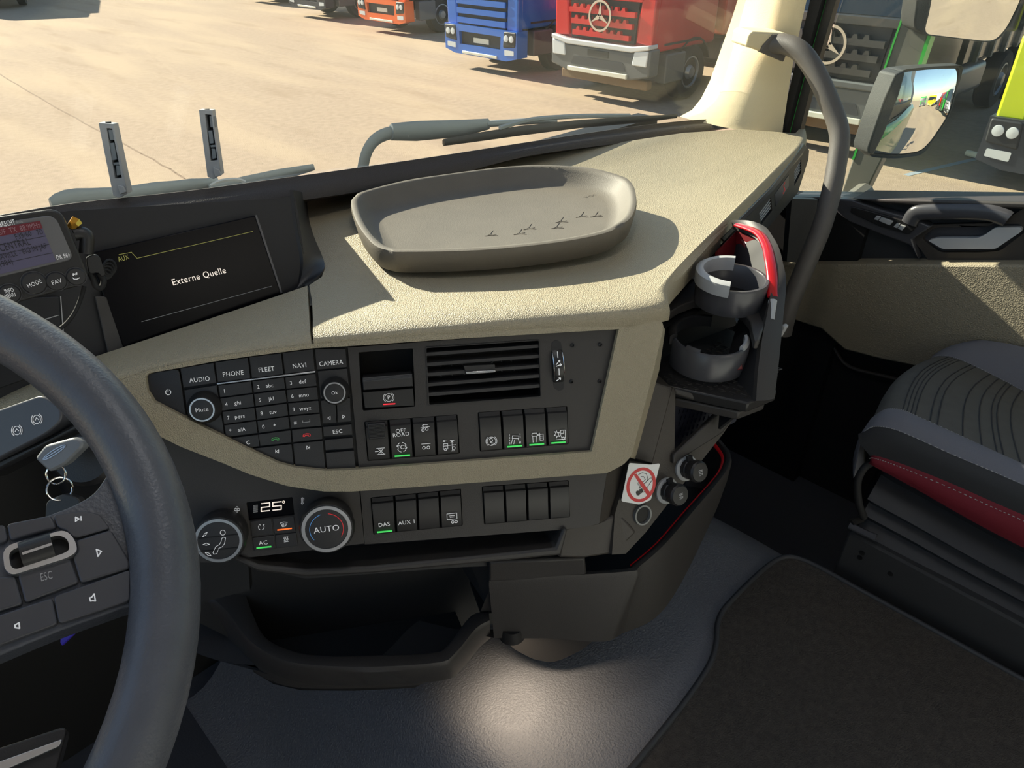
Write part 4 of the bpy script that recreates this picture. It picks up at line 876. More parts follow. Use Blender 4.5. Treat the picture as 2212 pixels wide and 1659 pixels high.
# decks
dz = .828
dk = [at_z(x, y, dz) for x, y in ((1441,676),(1443,656),(1470,625),(1500,605),(1530,575),(1570,545),(1640,560),(1668,600),(1668,650),(1655,690),(1640,735),(1630,735),(1621,694),(1606,676),(1586,664),(1540,651),(1503,648),(1466,662),(1446,676))]
uc = at_z(1584,640,.805)
hole = [(uc.x+.050*math.cos(a), uc.y+.050*math.sin(a)) for a in [i*math.pi/16 for i in range(32)]]
mk('deck', prism(FZ, [(p.x, p.y) for p in dk], dz-.012, dz), 'panel', cu, bevel=.003)
uc = at_z(1583,598,.862); Fu = Fr(V(uc.x, uc.y, .862), V(1,0,0), V(0,1,0))
u1 = mk('upper_ring', lathe_open(Fu, (0,0), [(.0395,-.036),(.0395,-.002),(.041,0),(.0445,0),(.0455,-.003),(.044,-.036)], 48), 'satin', cu, smooth=50)
mk('ring_floor', lathe(Fu, (0,0), [(.040,-.036),(.040,-.032),(.002,-.032)], 24), 'dark', u1)
def arc(fr, r0, r1, h0, h1, a0, a1, n=20, cap=True):
    rows = []
    for i in range(n+1):
        a = rad(a0+(a1-a0)*i/n); rows.append([fr.P(r*math.cos(a), r*math.sin(a), h) for r, h in ((r0,h0),(r0,h1),((r0+r1)/2,h1+.001),(r1,h1-.002),(r1,h0))])
    v, f = grid(rows, closed_u=True); N = 5; return v, f+[tuple(range(N))[::-1], tuple(range(n*N, n*N+N))]
mk('ring_lip', arc(Fu, .038, .0475, -.008, .010, 28, 205), 'grey_plastic', u1, smooth=50)
lc = at_z(1535,728,.808); Fl = Fr(V(lc.x, lc.y, .808), V(1,0,0), V(0,1,0))
l1 = mk('lower_ring', arc(Fl, .043, .0485, -.036, 0, 140, 318, 32), 'satin', cu, smooth=50)
mk('ring_pad', arc(Fl, .041, .047, -.012, .004, 268, 312, 10), 'grey_plastic', l1, smooth=50)
mk('ring_pad', arc(Fl, .041, .047, -.012, .003, 172, 196, 6), 'satin', l1, smooth=50)
mk('back_arm', arc(Fl, .043, .052, -.008, .006, 30, 140, 20), 'recess', l1, smooth=50)
mk('holder_body', prism(FZ, [(lc.x-.055,lc.y+.05),(lc.x+.03,lc.y+.048),(.345,.40),(.345,.49),(.17,.49),(lc.x-.06,lc.y+.07)], .766, .812), 'dark', cu)
mk('pad_right', prism(FD, FD.pts([(1600,680),(1625,690),(1620,705),(1592,700),(1582,672)], DX-.30), DX-.305, DX-.30), 'grey_plastic', cu)
ld = at_t(1592,784,.868); Fq = yawfr(ld, rad(30), rad(30))
lb = mk('led_housing', fbox(Fq, -.007, .007, -.009, .010, -.006, 0), 'red_dark', cu, bevel=.001)
mk('led', fbox(Fq, -.001, .0045, -.002, .006, 0, .0006), 'led_red', lb, smooth=0)
mk('release_tab', prism(FD, FD.pts([(1680,708),(1690,703),(1697,708),(1684,730),(1680,732)], DX-.35), DX-.36, DX-.35), 'grey_plastic', cu, bevel=.002)
# ------------------------------------------------------------------ loose tray on the dash
oz = ZT+.032
to = [(757,434),(766,422),(783,411),(874,388),(960,375),(1041,364),(1110,357),(1185,355),(1275,361),(1342,378),(1362,390),(1373,408),(1376,435),(1370,458),(1360,473),(1342,485),(1309,502),(1208,522),(1041,539),(874,543),(840,540),(807,528),(777,493),(762,462)]
ro = smooth_path([at_z(x, y, oz) for x, y in to], 4, closed=True); cg = sum(ro, V(0,0,0))/len(ro)
def ins(ps, d, z):
    r = []; n = len(ps)
    for i, p in enumerate(ps):
        t = (ps[(i+1) % n]-ps[i-1]); nn = V(-t.y, t.x, 0).normalized()
        if nn.dot(cg-p) < 0: nn = -nn
        q = p+nn*d; r.append(V(q.x, q.y, z))
    for _ in range(int(d*700)): r = [r[i]*.5+(r[i-1]+r[(i+1) % n])*.25 for i in range(n)]
    return r
tr_ = thing('dash_tray', 'grey moulded tray with raised rim lying on the dashboard', 'tray', V(cg.x, cg.y, ZT))
rows = [ins(ro, .010, ZT+.0008), ins(ro, .004, ZT+.004), ins(ro, 0, oz-.006), ins(ro, .001, oz-.001), ins(ro, .004, oz), ins(ro, .008, oz-.001), ins(ro, .011, oz-.006), *[[V(cg.x+(p.x-cg.x)*k, cg.y+(p.y-cg.y)*k, z) for p in ins(ro, .018, 0)] for k, z in ((.985,ZT+.014),(.945,ZT+.0085),(.88,ZT+.007))]]
v, f = grid(rows, closed_u=True); n = len(ro)
fl_ = [V(cg.x, cg.y, ZT+.0008), V(cg.x, cg.y, ZT+.007)]; N9 = len(v)
tb = mk('tray_body', (v+fl_, f+[(i, (i+1) % n, N9) for i in range(n)]+[(9*n+i, 9*n+(i+1) % n, N9+1) for i in range(n)]), 'tray_grey', tr_, smooth=60)
FY = Fr(V(0,0,ZT+.007), V(1,0,0), V(0,1,0))
fp = []
for x, y in ((1060,507),(1122,504),(1143,493),(1203,491),(1212,478),(1256,467),(1287,466)):
    fp += [FY.pts([(x-12,y+3),(x+11,y-1)]), FY.pts([(x-4,y+2),(x+4,y-9)]), FY.pts([(x+2,y+1),(x+14,y+2)])]
pm('emboss', (104,98,89), .65)
mk('footprint_marks', strokes(FY, fp, .0014, .0006, .0008), 'emboss', tb, smooth=0)
fit_text('VOLVO', FY, (1262,426), (1308,414), .006, 'emboss', tb, h=.0006)
# ------------------------------------------------------------------ steering wheel
WC = V(-.633,.391,.995); WT = .538
FWH = Fr(WC, V(1,0,0), V(0, math.cos(WT), math.sin(WT)))
sw = thing('steering_wheel', 'black leather steering wheel with button spoke', 'steering wheel', WC)
mk('rim', tube([FWH.P(.205*math.cos(a), .205*math.sin(a)) for a in [i*2*math.pi/96 for i in range(96)]], .0172, 20, closed=True, squash=(1.12, 1)), 'leather', sw, smooth=80)
wp = FWH.pts
def wbl(l, h0, h1, mat, nm, par=None, r=.002, bev=.001): return mk(nm, prism(FWH, rnd(wp(l, h1), r, 4), h0, h1), mat, par or sw, bevel=bev, seg=3)
wbl([(-200,1265),(-20,1170),(90,1118),(160,1092),(205,1066),(228,1030),(250,1000),(330,1000),(370,1150),(350,1290),(310,1340),(295,1310),(270,1312),(120,1365),(0,1415),(-200,1500)], -.016, .0, 'leather', 'spoke', r=.012, bev=.005)
def Zw(l): return [(x/2.989, 1100+y/2.989) for x, y in l]
h0, h1 = -.002, .0035
def btn(l, **k): return wbl(Zw(l), h0, h1, 'satin', 'spoke_button', **k)
def wic(o, ls, par=None): mk('icon', strokes(FWH, [[FWH.px(*p, h1+.0004) for p in Zw(l)] for l in ls], .0006, h1+.0004), 'white_print', o, smooth=0)
btn([(-120,120),(30,98),(48,200),(-120,260)]); btn([(42,94),(328,36),(365,118),(62,200)])
o = btn([(342,34),(540,8),(640,30),(712,122),(482,186),(420,128),(372,116)]); wic(o, [[(488,50),(488,78),(510,62),(488,50)],[(522,46),(524,72)]])
o = btn([(488,200),(716,130),(836,330),(840,380),(520,476),(470,312),(505,268)]); wic(o, [[(622,258),(654,272),(632,304),(622,258)]])
o = btn([(112,420),(450,312),(510,470),(160,602)], )
fit_text('ESC', FWH, Zw([(262,444)])[0], Zw([(336,424)])[0], .0042, 'grey_print', o, h=h1+.0004)
btn([(-120,440),(96,430),(146,610),(-120,690)])
o = btn([(345,562),(842,388),(838,590),(600,670),(380,738)]); wic(o, [[(578,572),(592,568),(608,546),(616,592),(600,590),(584,592),(578,572)]])
o = btn([(-120,720),(336,566),(372,740),(-120,920)]); wic(o, [[(96,748),(106,742),(122,732),(126,768),(110,766),(98,764),(96,748)]])
rq = rnd(wp(Zw([(12,240),(420,130),(482,190),(502,270),(440,312),(78,426),(30,390)]), .006), .006, 4); ri = rnd(wp(Zw([(52,268),(380,164),(440,195),(448,262),(410,285),(102,388),(70,370)]), .006), .004, 4)
rg = mk('roller_frame', prism(FWH, rq, -.002, .006, holes=[ri]), 'silver', sw, bevel=.001)
mk('roller_well', prism(FWH, ri, -.004, .001), 'dark', sw)
rl = [FWH.P(*FWH.px(*p, .003), .003) for p in Zw([(140,305),(345,240)])]
mk('roller', tube(rl, .0075, 14), 'black', sw, smooth=60)
mk('roller_glint', strokes(FWH, [[FWH.px(*p, .0105) for p in Zw([(150,285),(330,225)])]], .0014, .0105), 'silver', sw)
wbl([(-40,1628),(148,1566),(118,1680),(-40,1750)], -.018, -.006, 'black', 'lower_spoke', r=.004); wbl([(-20,1652),(135,1596),(128,1612),(-20,1676)], -.008, -.003, 'silver', 'lower_spoke_trim', r=.001)
wbl([(-420,1120),(-180,1230),(-160,1480),(-420,1520)], -.04, .012, 'black', 'hub', r=.02, bev=.008)
# ------------------------------------------------------------------ column stalk, key, tag
FC = Fr(at_t(70,930,.60), (RT*.97+V(0,0,.25)).normalized(), UP)
ck = thing('brake_stalk', 'black column lever pad with two brake symbols behind the wheel', 'lever', FC.o)
Cp = FC.pts
sb = mk('pad', prism(FC, rnd(Cp([(-60,905),(88,853),(112,866),(132,882),(131,912),(100,938),(-60,1020)]), .006, 4), -.03, 0), 'satin', ck, bevel=.005, seg=3)
mk('pad_lower', prism(FC, Cp([(-60,1012),(60,958),(175,900),(182,914),(60,978),(-60,1040)]), -.035, -.008), 'black', ck, bevel=.003)
for cx, cy in ((36,930),(79,906)):
    c = FC.px(cx, cy, .0006); r = .0036
    mk('icon', strokes(FC, [circ(c[0], c[1], r, 16), circ(c[0], c[1], r*1.4, 8, -50, 50), circ(c[0], c[1], r*1.4, 8, 130, 230), [(c[0]-r*.5, c[1]-r*.2), (c[0], c[1]+r*.4), (c[0]+r*.5, c[1]-r*.2)]], .0005, .0006), 'white_print', sb, smooth=0)
Fk = Fr(at_t(125,985,.585), RT, UP)
Kp = Fk.pts
ig = thing('ignition_key', 'grey vehicle key in the ignition with rings and fob', 'key', Fk.o)
mk('lock_barrel', lathe(Fk.off(-.035), (0,0), [(.030,-.02),(.030,0),(.026,.004),(.012,.004)], 36), 'black', ig)
kh = mk('key_head', prism(Fk, rnd(Kp([(74,990),(96,962),(160,944),(178,955),(176,968),(140,1003),(106,1020)]), .003, 4), -.012, 0), 'key_grey', ig, bevel=.002)
c = Fk.px(118,977)
mk('oval_badge', strokes(Fk, [[(c[0]+.009*math.cos(a)*.9+.004*math.sin(a), c[1]+.0045*math.sin(a)+.004*math.cos(a)) for a in [i*math.pi/12 for i in range(25)]], [(c[0]-.008, c[1]-.005), (c[0]+.008, c[1]+.005)]], .0007, .0006), 'silver', kh, smooth=0)
for (cx, cy), r, ax in (((121,1025),.008, 0), ((129,1056),.0095, 1)):
    p = Fk.P(*Fk.px(cx, cy, -.004), -.004); d1, d2 = (RT, UP) if ax == 0 else (RT*.75+FW*.6, UP)
    mk('key_ring', tube([p+d1*r*math.cos(a)+d2*r*math.sin(a) for a in [i*math.pi/16 for i in range(32)]], .0008, 8, closed=True), 'chrome', ig)
mk('fob', prism(Fk.off(-.004), rnd(Kp([(92,1085),(130,1068),(165,1078),(170,1110),(90,1130)]), .004, 3), -.008, 0), 'black', ig, bevel=.002)
tg = mk('key_tag', prism(Fk.off(-.02), Kp([(96,1408),(98,1372),(112,1362),(140,1348),(143,1374),(100,1416)]), -.003, 0), pm('tag_blue', (50,35,150), .4), ig, bevel=.001)
mk('cord', tube(smooth_path([Fk.P(*Fk.px(x, y, -.024), -.024) for x, y in ((130,1110),(136,1200),(128,1290),(125,1362))], 4), .001, 6), 'rubber', ig)
mk('tag_card', prism(Fk.off(-.0195), Kp([(99,1394),(100,1372),(112,1364),(137,1352),(130,1368)]), -.001, 0), 'sticker_white', tg)
pl = thing('pedal_linkage', 'dim metal pedal fittings in the dark driver footwell', 'pedal linkage', at_t(70,1500,1.35))
for x, y, w, h, a in ((102,1457,8,7,.6),(32,1505,7,7,.2),(46,1500,5,4,.5),(60,1492,7,8,.4),(82,1480,7,6,.6),(74,1530,5,8,.3),(28,1550,6,7,.2)):
    q = at_t(x, y, 1.35); ff = Fr(q, (RT*math.cos(a)+UP*math.sin(a)), (UP*math.cos(a)-RT*math.sin(a))); s = 1.35/FPX
    mk('fitting', lathe(ff, (0,0), [(w*s*.8,-.01),(w*s,-.006),(w*s,.0),(w*s*.6,.002)], 8), 'silver' if w > 6 else 'grey_plastic', pl)
# ------------------------------------------------------------------ digital radio on its mount
FRd = yawfr(at_t(100,550,.60), rad(10), rad(16)); rp = FRd.pts
rdo = thing('digital_radio', 'black add-on digital radio with grey lit display', 'radio', FRd.o)
pm('radio_grey', (104,103,104), .4); pm('lcd', (84,80,102), .35, emit=((84,80,102), .12)); pm('lcd_red', (96,30,40), .35, emit=((100,28,40), .15)); pm('lcd_text', (38,36,44), .5); pm('lcd_light', (150,120,128), .5)
body = rnd(rp([(-170,492),(130,449),(193,598),(176,617),(18,659),(-170,712)]), [0,.010,.008,.006,.004,0], 5)
rb = mk('radio_body', prism(FRd, body, -.02, .0), 'black', rdo, bevel=.002, seg=3)
bz = mk('display_bezel', prism(FRd, rnd(rp([(-170,508),(118,463),(160,560),(-170,640)], .001), [0,.008,.006,0], 5), -.002, .0012), 'radio_grey', rdo, bevel=.0008)
lc_ = mk('lcd', prism(FRd, rp([(-170,521),(86,477),(121,564),(-170,632)], .0016), 0, .0018), 'lcd', rdo, smooth=0)
mk('lcd_band', prism(FRd, rp([(-170,521),(86,477),(92,493),(-170,543)], .002), .0012, .0021), 'lcd_red', lc_, smooth=0)
mk('lcd_lines', strokes(FRd, [rp(l, .0021) for l in ([(-170,562),(98,510)],[(-170,585),(106,528)],[(-170,607),(114,546)])], .0004, .0021), 'lcd_text', lc_, smooth=0)
RT_ = lambda s, a, b, cap, m, par, h=.0024: fit_text(s, FRd, a, b, cap, m, par, h=h)
RT_('ALBRECHT', (-12,488), (32,480), .0042, 'white_print', bz); RT_('Audio', (35,480), (49,478), .0026, 'grey_print', bz)
RT_('S/F  TX  88.9MHz', (-2,503), (86,486), .0042, 'lcd_light', lc_); RT_('F39/60', (33,513), (67,504), .0044, 'lcd_text', lc_); RT_('7D', (80,503), (92,500), .0044, 'lcd_text', lc_)
RT_('CENTRAL', (-1,537), (64,522), .006, 'lcd_text', lc_); RT_('ALPHAVILLE - BIG IN JAP', (-28,563), (101,531), .0046, 'lcd_text', lc_); RT_('(1984)', (-6,574), (26,564), .0046, 'lcd_text', lc_)
RT_('DR 56+', (122,557), (151,551), .0036, 'white_print', bz)
for (cx, cy), r, ls in (((21,635),.0078,(('INFO',(10,630),(29,626)),('MENU',(11,641),(33,636)))), ((74,612),.0092,(('MODE',(60,619),(89,607)),)), ((122,608),.0078,(('FAV',(112,612),(133,606)),)), ((165,598),.0074,())):
    c = FRd.px(cx, cy, .003); b = mk('radio_button', lathe(FRd, c, [(r,-.001),(r,.0018),(r*.9,.0028),(r*.2,.003)], 28), 'key', rdo)
    mk('button_ring', ringgeo(FRd, c, r*1.02, r*1.1, -.001, .001, 32), 'satin', b)
    for s, a, e in ls: RT_(s, a, e, .0034, 'white_print', b, h=.0034)
    if not ls: mk('icon', strokes(FRd, [rp(l, .0034) for l in ([(157,600),(160,603),(166,603),(172,600)],[(158,591),(158,595),(162,592),(158,591)],[(164,590),(164,594)],[(166,589),(166,593)])], .0006, .0034), 'white_print', b, smooth=0)
# leads and plugs at its right side
def fp3(x, y, h=-.01): return FRd.P(*FRd.px(x, y, h), h)
mk('gold_connector', tube([fp3(150,478), fp3(161,484), fp3(167,490)], [.0055,.0062,.0055], 6), 'gold', rdo, smooth=20)
mk('connector_stem', tube([fp3(160,488), fp3(163,503)], .002, 8), 'chrome', rdo)
mk('antenna_plug', tube(smooth_path([fp3(160,506), fp3(178,504), fp3(188,512), fp3(187,535), fp3(186,548)], 3), [.006]*13, 10), 'black', rdo, smooth=50)
mk('usb_plug', prism(FRd.off(-.008), rnd(FRd.off(-.008).pts([(185,556),(208,549),(216,556),(228,594),(218,598),(212,588),(192,592)]), .003, 3), -.008, .003), 'black', rdo, bevel=.002)
mk('lead', tube(smooth_path([fp3(214,590), fp3(224,606), fp3(218,622), fp3(207,618), fp3(200,600), fp3(193,588)], 5), .0026, 8), 'rubber', rdo, smooth=60)
mk('cable', tube(smooth_path([fp3(182,618), fp3(176,640), fp3(163,672), fp3(145,697), fp3(120,718), fp3(95,745,-.03)], 5), .0018, 8), 'rubber', rdo, smooth=60)
mk('cable_coil', join(*[tube([fp3(228+18*math.cos(a)*.7+k*3, 592+18*math.sin(a)*(.55+.1*k)-k*5, -.07) for a in [i*math.pi/10 for i in range(20)]], .0014, 6, closed=True) for k in range(4)]), 'rubber', rdo, smooth=60)
mk('mount_arm', tube([fp3(20,600,-.02), FRd.P(*FRd.px(-20,600,-.06), -.12)], .010, 10), 'black', rdo)
# ------------------------------------------------------------------ two bracket posts on the ledge
def post(poly, chan, bits, wing, Yv, label):
    (bx, by) = poly[3]
    o = at_y(bx-10, by, Yv); fr = yawfr(o, rad(38), rad(8)); t = thing('bracket_post', label, 'bracket', o, 'bracket posts on the windscreen ledge')
    q = fr.pts
    mk('channel', prism(fr, q(poly), -.016, 0, holes=[q(chan)]), 'grey_plastic', t, bevel=.0006)
    mk('channel_back', prism(fr, q(chan), -.016, -.012), 'recess', t)
    for b in bits: mk('insert', prism(fr, q(b), -.012, -.001), 'wiper', t, bevel=.0005)
    mk('latch', prism(fr, q(wing), -.002, .004), 'grey_plastic', t, bevel=.0006)
    tc_ = fr.P(*fr.px((poly[0][0]+poly[1][0])/2, poly[0][1]+1), -.008)
    mk('top_hole', lathe(Fr(tc_, fr.u, -fr.n), (0,0), [(.003,-.001),(.003,.0008),(.0005,.0008)], 14), 'dark', t)
post([(212,265),(244,268),(276,418),(257,428),(244,422)], [(230,277),(242,278),(263,385),(248,386)], ([(233,280),(243,281),(247,303),(236,303)], [(236,309),(246,309),(252,345),(241,347)], [(243,352),(257,351),(258,356),(245,358)], [(250,358),(258,358),(262,378),(251,380)]), [(256,398),(268,402),(274,414),(262,419)], .895, 'left silver bracket post standing on the windscreen ledge by the radio')
post([(429,237),(458,238),(478,378),(461,387),(448,382)], [(443,247),(456,248),(470,346),(455,348)], ([(452,250),(461,252),(464,276),(454,275)], [(449,282),(458,283),(461,310),(452,311)], [(453,314),(465,313),(466,318),(455,319)], [(456,321),(464,322),(467,342),(458,344)]), [(462,360),(474,366),(480,378),(466,382)], .895, 'right silver bracket post on the windscreen ledge near the left wiper tip')
# ------------------------------------------------------------------ wipers outside
w1_ = thing('windscreen_wiper', 'long windscreen wiper resting outside behind the dash tray', 'wiper', at_y(1000,280,.99), 'windscreen wipers')
ap = smooth_path([at_y(*p) for p in ((783,366,1.03),(790,335,1.03),(803,310,1.03),(825,293,1.03),(860,283,1.025))], 4)
mk('crank', tube(ap, .011, 8, squash=(1, .6)), 'wiper', w1_, smooth=50)
aq = [at_y(*p) for p in ((845,285,1.025),(900,283,1.02),(1000,277,1.01),(1055,268,1.0))]
mk('arm', tube(aq, [.014,.017,.015,.010], 8, squash=(1, .6)), 'wiper', w1_, smooth=50)
mk('arm_blade_link', tube(smooth_path([at_y(*p) for p in ((1050,268,1.0),(1160,261,.985),(1200,262,.98))], 3), .006, 8), 'wiper', w1_, smooth=50)
mk('spring', tube([at_y(880+i*2.4, 292+(3.2 if i % 2 else -3.2)-i*.12, 1.015) for i in range(40)], .0012, 5), 'grey_plastic', w1_)
mk('blade', tube([at_y(*p) for p in ((958,308,.985),(1040,295,.98),(1120,283,.97),(1250,268,.94),(1380,258,.905),(1462,251,.88))], [.006,.008,.009,.008,.007,.004], 6, squash=(1, .6)), 'black', w1_, smooth=50)
mk('blade_bow', tube(smooth_path([at_y(*p) for p in ((1080,276,.975),(1150,258,.972),(1250,251,.945),(1360,250,.915))], 4), .0045, 6), 'wiper', w1_, smooth=50)
w2_ = thing('windscreen_wiper', 'short length of windscreen wiper seen behind the two bracket posts', 'wiper', at_y(450,400,1.0), 'windscreen wipers')
mk('arm', tube(smooth_path([at_y(*p) for p in ((110,442,1.02),(170,430,1.02),(260,424,1.01),(380,406,1.0),(470,395,1.0))], 3), [.008,.012,.014,.014,.013,.013,.012,.012,.012,.01,.01,.008,.008], 8, squash=(1, .6)), 'wiper', w2_, smooth=50)
mk('blade', tube([at_y(*p) for p in ((452,408,.99),(530,394,.985),(600,379,.98),(678,361,.97))], [.006,.009,.009,.005], 6, squash=(1, .6)), 'wiper', w2_, smooth=50)
mk('hose', tube(smooth_path([at_y(*p) for p in ((455,402,.99),(475,392,.99),(510,388,.985),(530,394,.98))], 4), .003, 6), 'grey_plastic', w2_, smooth=50)
# ------------------------------------------------------------------ passenger seat
se = thing('passenger_seat', 'grey fabric passenger seat with red side panel', 'seat', V(.75,.0,0))
XL = .52
def sx(l, X): return [at_x(x, y, X) for x, y in l]
rowB = sx([(1868,932),(1888,922),(1925,926),(1970,943),(2059,983),(2140,1017),(2212,1048),(2330,1098)], XL)       # lower seam
rowA = sx([(1902,893),(1919,884),(1950,887),(1985,902),(2065,938),(2140,973),(2212,1006),(2330,1060)], XL+.055)   # upper seam
rowC = sx([(2012,776),(2024,770),(2050,771),(2082,781),(2133,805),(2166,822),(2212,846),(2330,905)], XL+.41)      # far seam
rowD = sx([(2030,762),(2060,747),(2092,737),(2125,735),(2170,741),(2212,750),(2270,765),(2360,800)], XL+.47)      # far outline
def back_on(r):
    d = (r[-1]-r[-3]).normalized(); return r+[r[-1]+d*.10, r[-1]+d*.20]
rowB, rowA, rowC, rowD = [back_on(r) for r in (rowB, rowA, rowC, rowD)]
def mid(a, b, k, z=0, y=0): return [p.lerp(q, k)+V(0,y,z) for p, q in zip(a, b)]
cen = [mid(rowA, rowC, k, .006*math.sin(math.pi*k), .018*math.sin(math.pi*k)) for k in (0,.14,.28,.42,.56,.7,.85,1)]
def nose(rows, n=3):
    """carry each row over the rounded front edge and down"""
    out = []
    for r in rows:
        p = r[0]; k = 1 if r is not rowB else .12; out.append([p+V(0,.002,-.012*k*(4-i)) for i in range(4)]+r if k < 1 else [p+V(0,-.004,-.11), p+V(0,.006,-.075), p+V(0,.008,-.035), p+V(0,.005,-.012)]+r)
    return out
def sp_(rows, n=3): return [smooth_path(r, n) for r in nose(rows)]
mk('seat_top', grid(sp_(cen)), 'seat_fabric', se, smooth=70)
mk('bolster', grid(sp_([rowB, mid(rowB, rowA, .2, .008), mid(rowB, rowA, .5, .014), mid(rowB, rowA, .8, .008), rowA])), 'seat_grey', se, smooth=70)
mk('bolster', grid(sp_([rowC, mid(rowC, rowD, .4, .008), mid(rowC, rowD, .75, .006), rowD, [p+V(.008,0,-.03) for p in rowD], [p+V(.008,0,-.12) for p in rowD]])), 'seat_grey', se, smooth=70)
rt = back_on(sx([(1880,986),(1890,984),(1925,994),(1975,1012),(2059,1046),(2140,1082),(2212,1113),(2330,1165)], XL-.006))
rbm = back_on(sx([(1882,1003),(1892,1010),(1930,1030),(1999,1068),(2075,1112),(2149,1152),(2212,1184),(2330,1245)], XL-.002))
side = [rowB, mid(rowB, rt, .15, 0, 0), mid(rowB, rt, .5), rt]
side = [[p+V(-.006*math.sin(math.pi*k), .012*math.sin(math.pi*k)*(1 if i == 0 else 0), 0) for i, p in enumerate(r)] for r, k in zip(side, (0,.3,.6,1))]
mk('side_panel', grid([smooth_path(r, 3) for r in side]), 'seat_side', se, smooth=70)
mk('red_panel', grid([smooth_path(r, 3) for r in (rt, mid(rt, rbm, .3)[:1]+[p+V(-.008,0,0) for p in mid(rt, rbm, .3)[1:]], [p+V(-.007,0,0) for p in mid(rt, rbm, .7)], rbm)]), 'seat_red', se, smooth=70)
def stitch(row, off, nm='stitching'):
    ps = smooth_path([p+off for p in row], 14); gs = []
    for i in range(0, len(ps)-1, 2): gs.append(tube([ps[i], ps[i+1]], .0007, 5))
    mk(nm, join(*gs), 'thread', se, smooth=60)['kind'] = 'stuff'
stitch(rowA, V(0,0,.0012)); stitch(rowB, V(-.001,0,.0012)); stitch(rowC, V(0,0,.0012)); stitch([p.lerp(q, .12)+V(-.004,0,0) for p, q in zip(rt, rbm)], V(0,0,0))
gr = []
for k0 in (2, 2.25, 2.5, 2.75, 3.3, 3.5, 4.2, 4.75, 5.2, 5.4, 5.9):      # sewn pleats across the seat
    i = int(k0); fr_ = k0-i; gr.append(tube([mid(cen[j], cen[j], 0)[i].lerp(cen[j][min(i+1, 7)], fr_)+V(0,0,.0004) for j in range(8)], .0011, 5))
mk('pleats', join(*gr), 'seat_side', se, smooth=60)
# underside, bellows and base
ub = back_on(sx([(1900,1012),(1930,1032),(1999,1070),(2075,1114),(2149,1155),(2212,1188),(2330,1248)], XL+.01))
bl_rows = []
prof = [(1, .012), (.82, .03), (.72, .012), (.62, -.004), (.50, .014), (.40, -.002), (.28, .014), (.15, -.006), (0, .004)]
bs = back_on(sx([(1845,1165),(1880,1182),(1960,1225),(2050,1275),(2130,1318),(2212,1362),(2330,1428)], XL+.01))
for k, dx in prof: bl_rows.append(smooth_path([q.lerp(p, k)+V(dx-.004, 0, 0) for p, q in zip(ub, bs)], 3))
fr0 = [[V(r[0].x+.03, r[0].y+.012, r[0].z), V(r[0].x+.40, r[0].y+.014, r[0].z)] for r in bl_rows]
mk('bellows', join(grid([[a[1], a[0]]+r for a, r in zip(fr0, bl_rows)])), 'bellows', se, smooth=60)
bq = FDb = Fr(V(XL-.01,0,0), V(0,-1,0), V(0,0,1))
bp_ = FDb.pts([(1803,1206),(1832,1150),(1850,1158),(2212,1352),(2330,1416)]); bp2 = FDb.pts([(2330,1500)])
zb = .0
mk('seat_base', prism(FDb, [(bp_[1][0]-.005, zb), bp_[1], bp_[2], bp_[3], bp_[4], (bp_[4][0]+.22, bp_[4][1]), (bp_[4][0]+.22, zb)], -.40, 0), 'seat_side', se, bevel=.004)
for x, y in ((1862,1195),(1857,1205),(1923,1240)):
    c = FDb.px(x, y, .001); mk('base_hole', lathe(FDb, c, [(.0045,0),(.0045,.0012),(.001,.0012)], 12), 'dark', se)
rl = [FDb.P(*FDb.px(x, y, .004), .004) for x, y in ((1835,1135),(1870,1152),(1893,1162))]
mk('slide_rail', tube(rl, .006, 8), 'satin', se); mk('rail_end', tube([FDb.P(*FDb.px(1838,1130,.004), .004), FDb.P(*FDb.px(1862,1120,-.02), -.02)], .006, 6), 'black', se)
mk('hose', tube(smooth_path([at_x(1893,995,XL+.02), at_x(1868,1010,XL), at_x(1853,1040,XL-.01), at_x(1855,1085,XL-.01), at_x(1866,1118,XL)], 5), .006, 8), 'rubber', se, smooth=60)
mk('backrest', grid([[V(x, y-.0, z) for x in (.50,.54,.75,.96,1.0)] for y, z in ((-.36,.50),(-.33,.62),(-.40,.9),(-.50,1.25),(-.56,1.28),(-.58,1.2),(-.52,.6),(-.48,.5))], closed_v=True), 'seat_fabric', se, smooth=60)
# ------------------------------------------------------------------ tunnel mat
MZ = .303
mo = [(1345,1680),(1420,1590),(1490,1500),(1535,1430),(1548,1385),(1550,1350),(1562,1318),(1600,1275),(1650,1228),(1685,1205),(1715,1202),(1760,1219),(1850,1268),(2000,1350),(2212,1467),(2330,1530)]
mq = [at_z(x, y, MZ+.012) for x, y in mo]
sm_ = smooth_path(mq, 4)
outl = [(p.x, p.y) for p in sm_]+[(sm_[-1].x, -.5), (sm_[0].x-.02, -.5)]
mt = thing('tunnel_mat', 'dark carpet mat with bound edge covering the engine tunnel', 'mat', V(.3,0,.28))
mk('mat_carpet', prism(FZ, outl, .285, MZ+.010), 'mat_carpet', mt, bevel=.004, smooth=40)
mk('bound_edge', tube([p+V(0,0,-.002) for p in sm_], .0045, 8), 'mat_edge', mt, smooth=60)
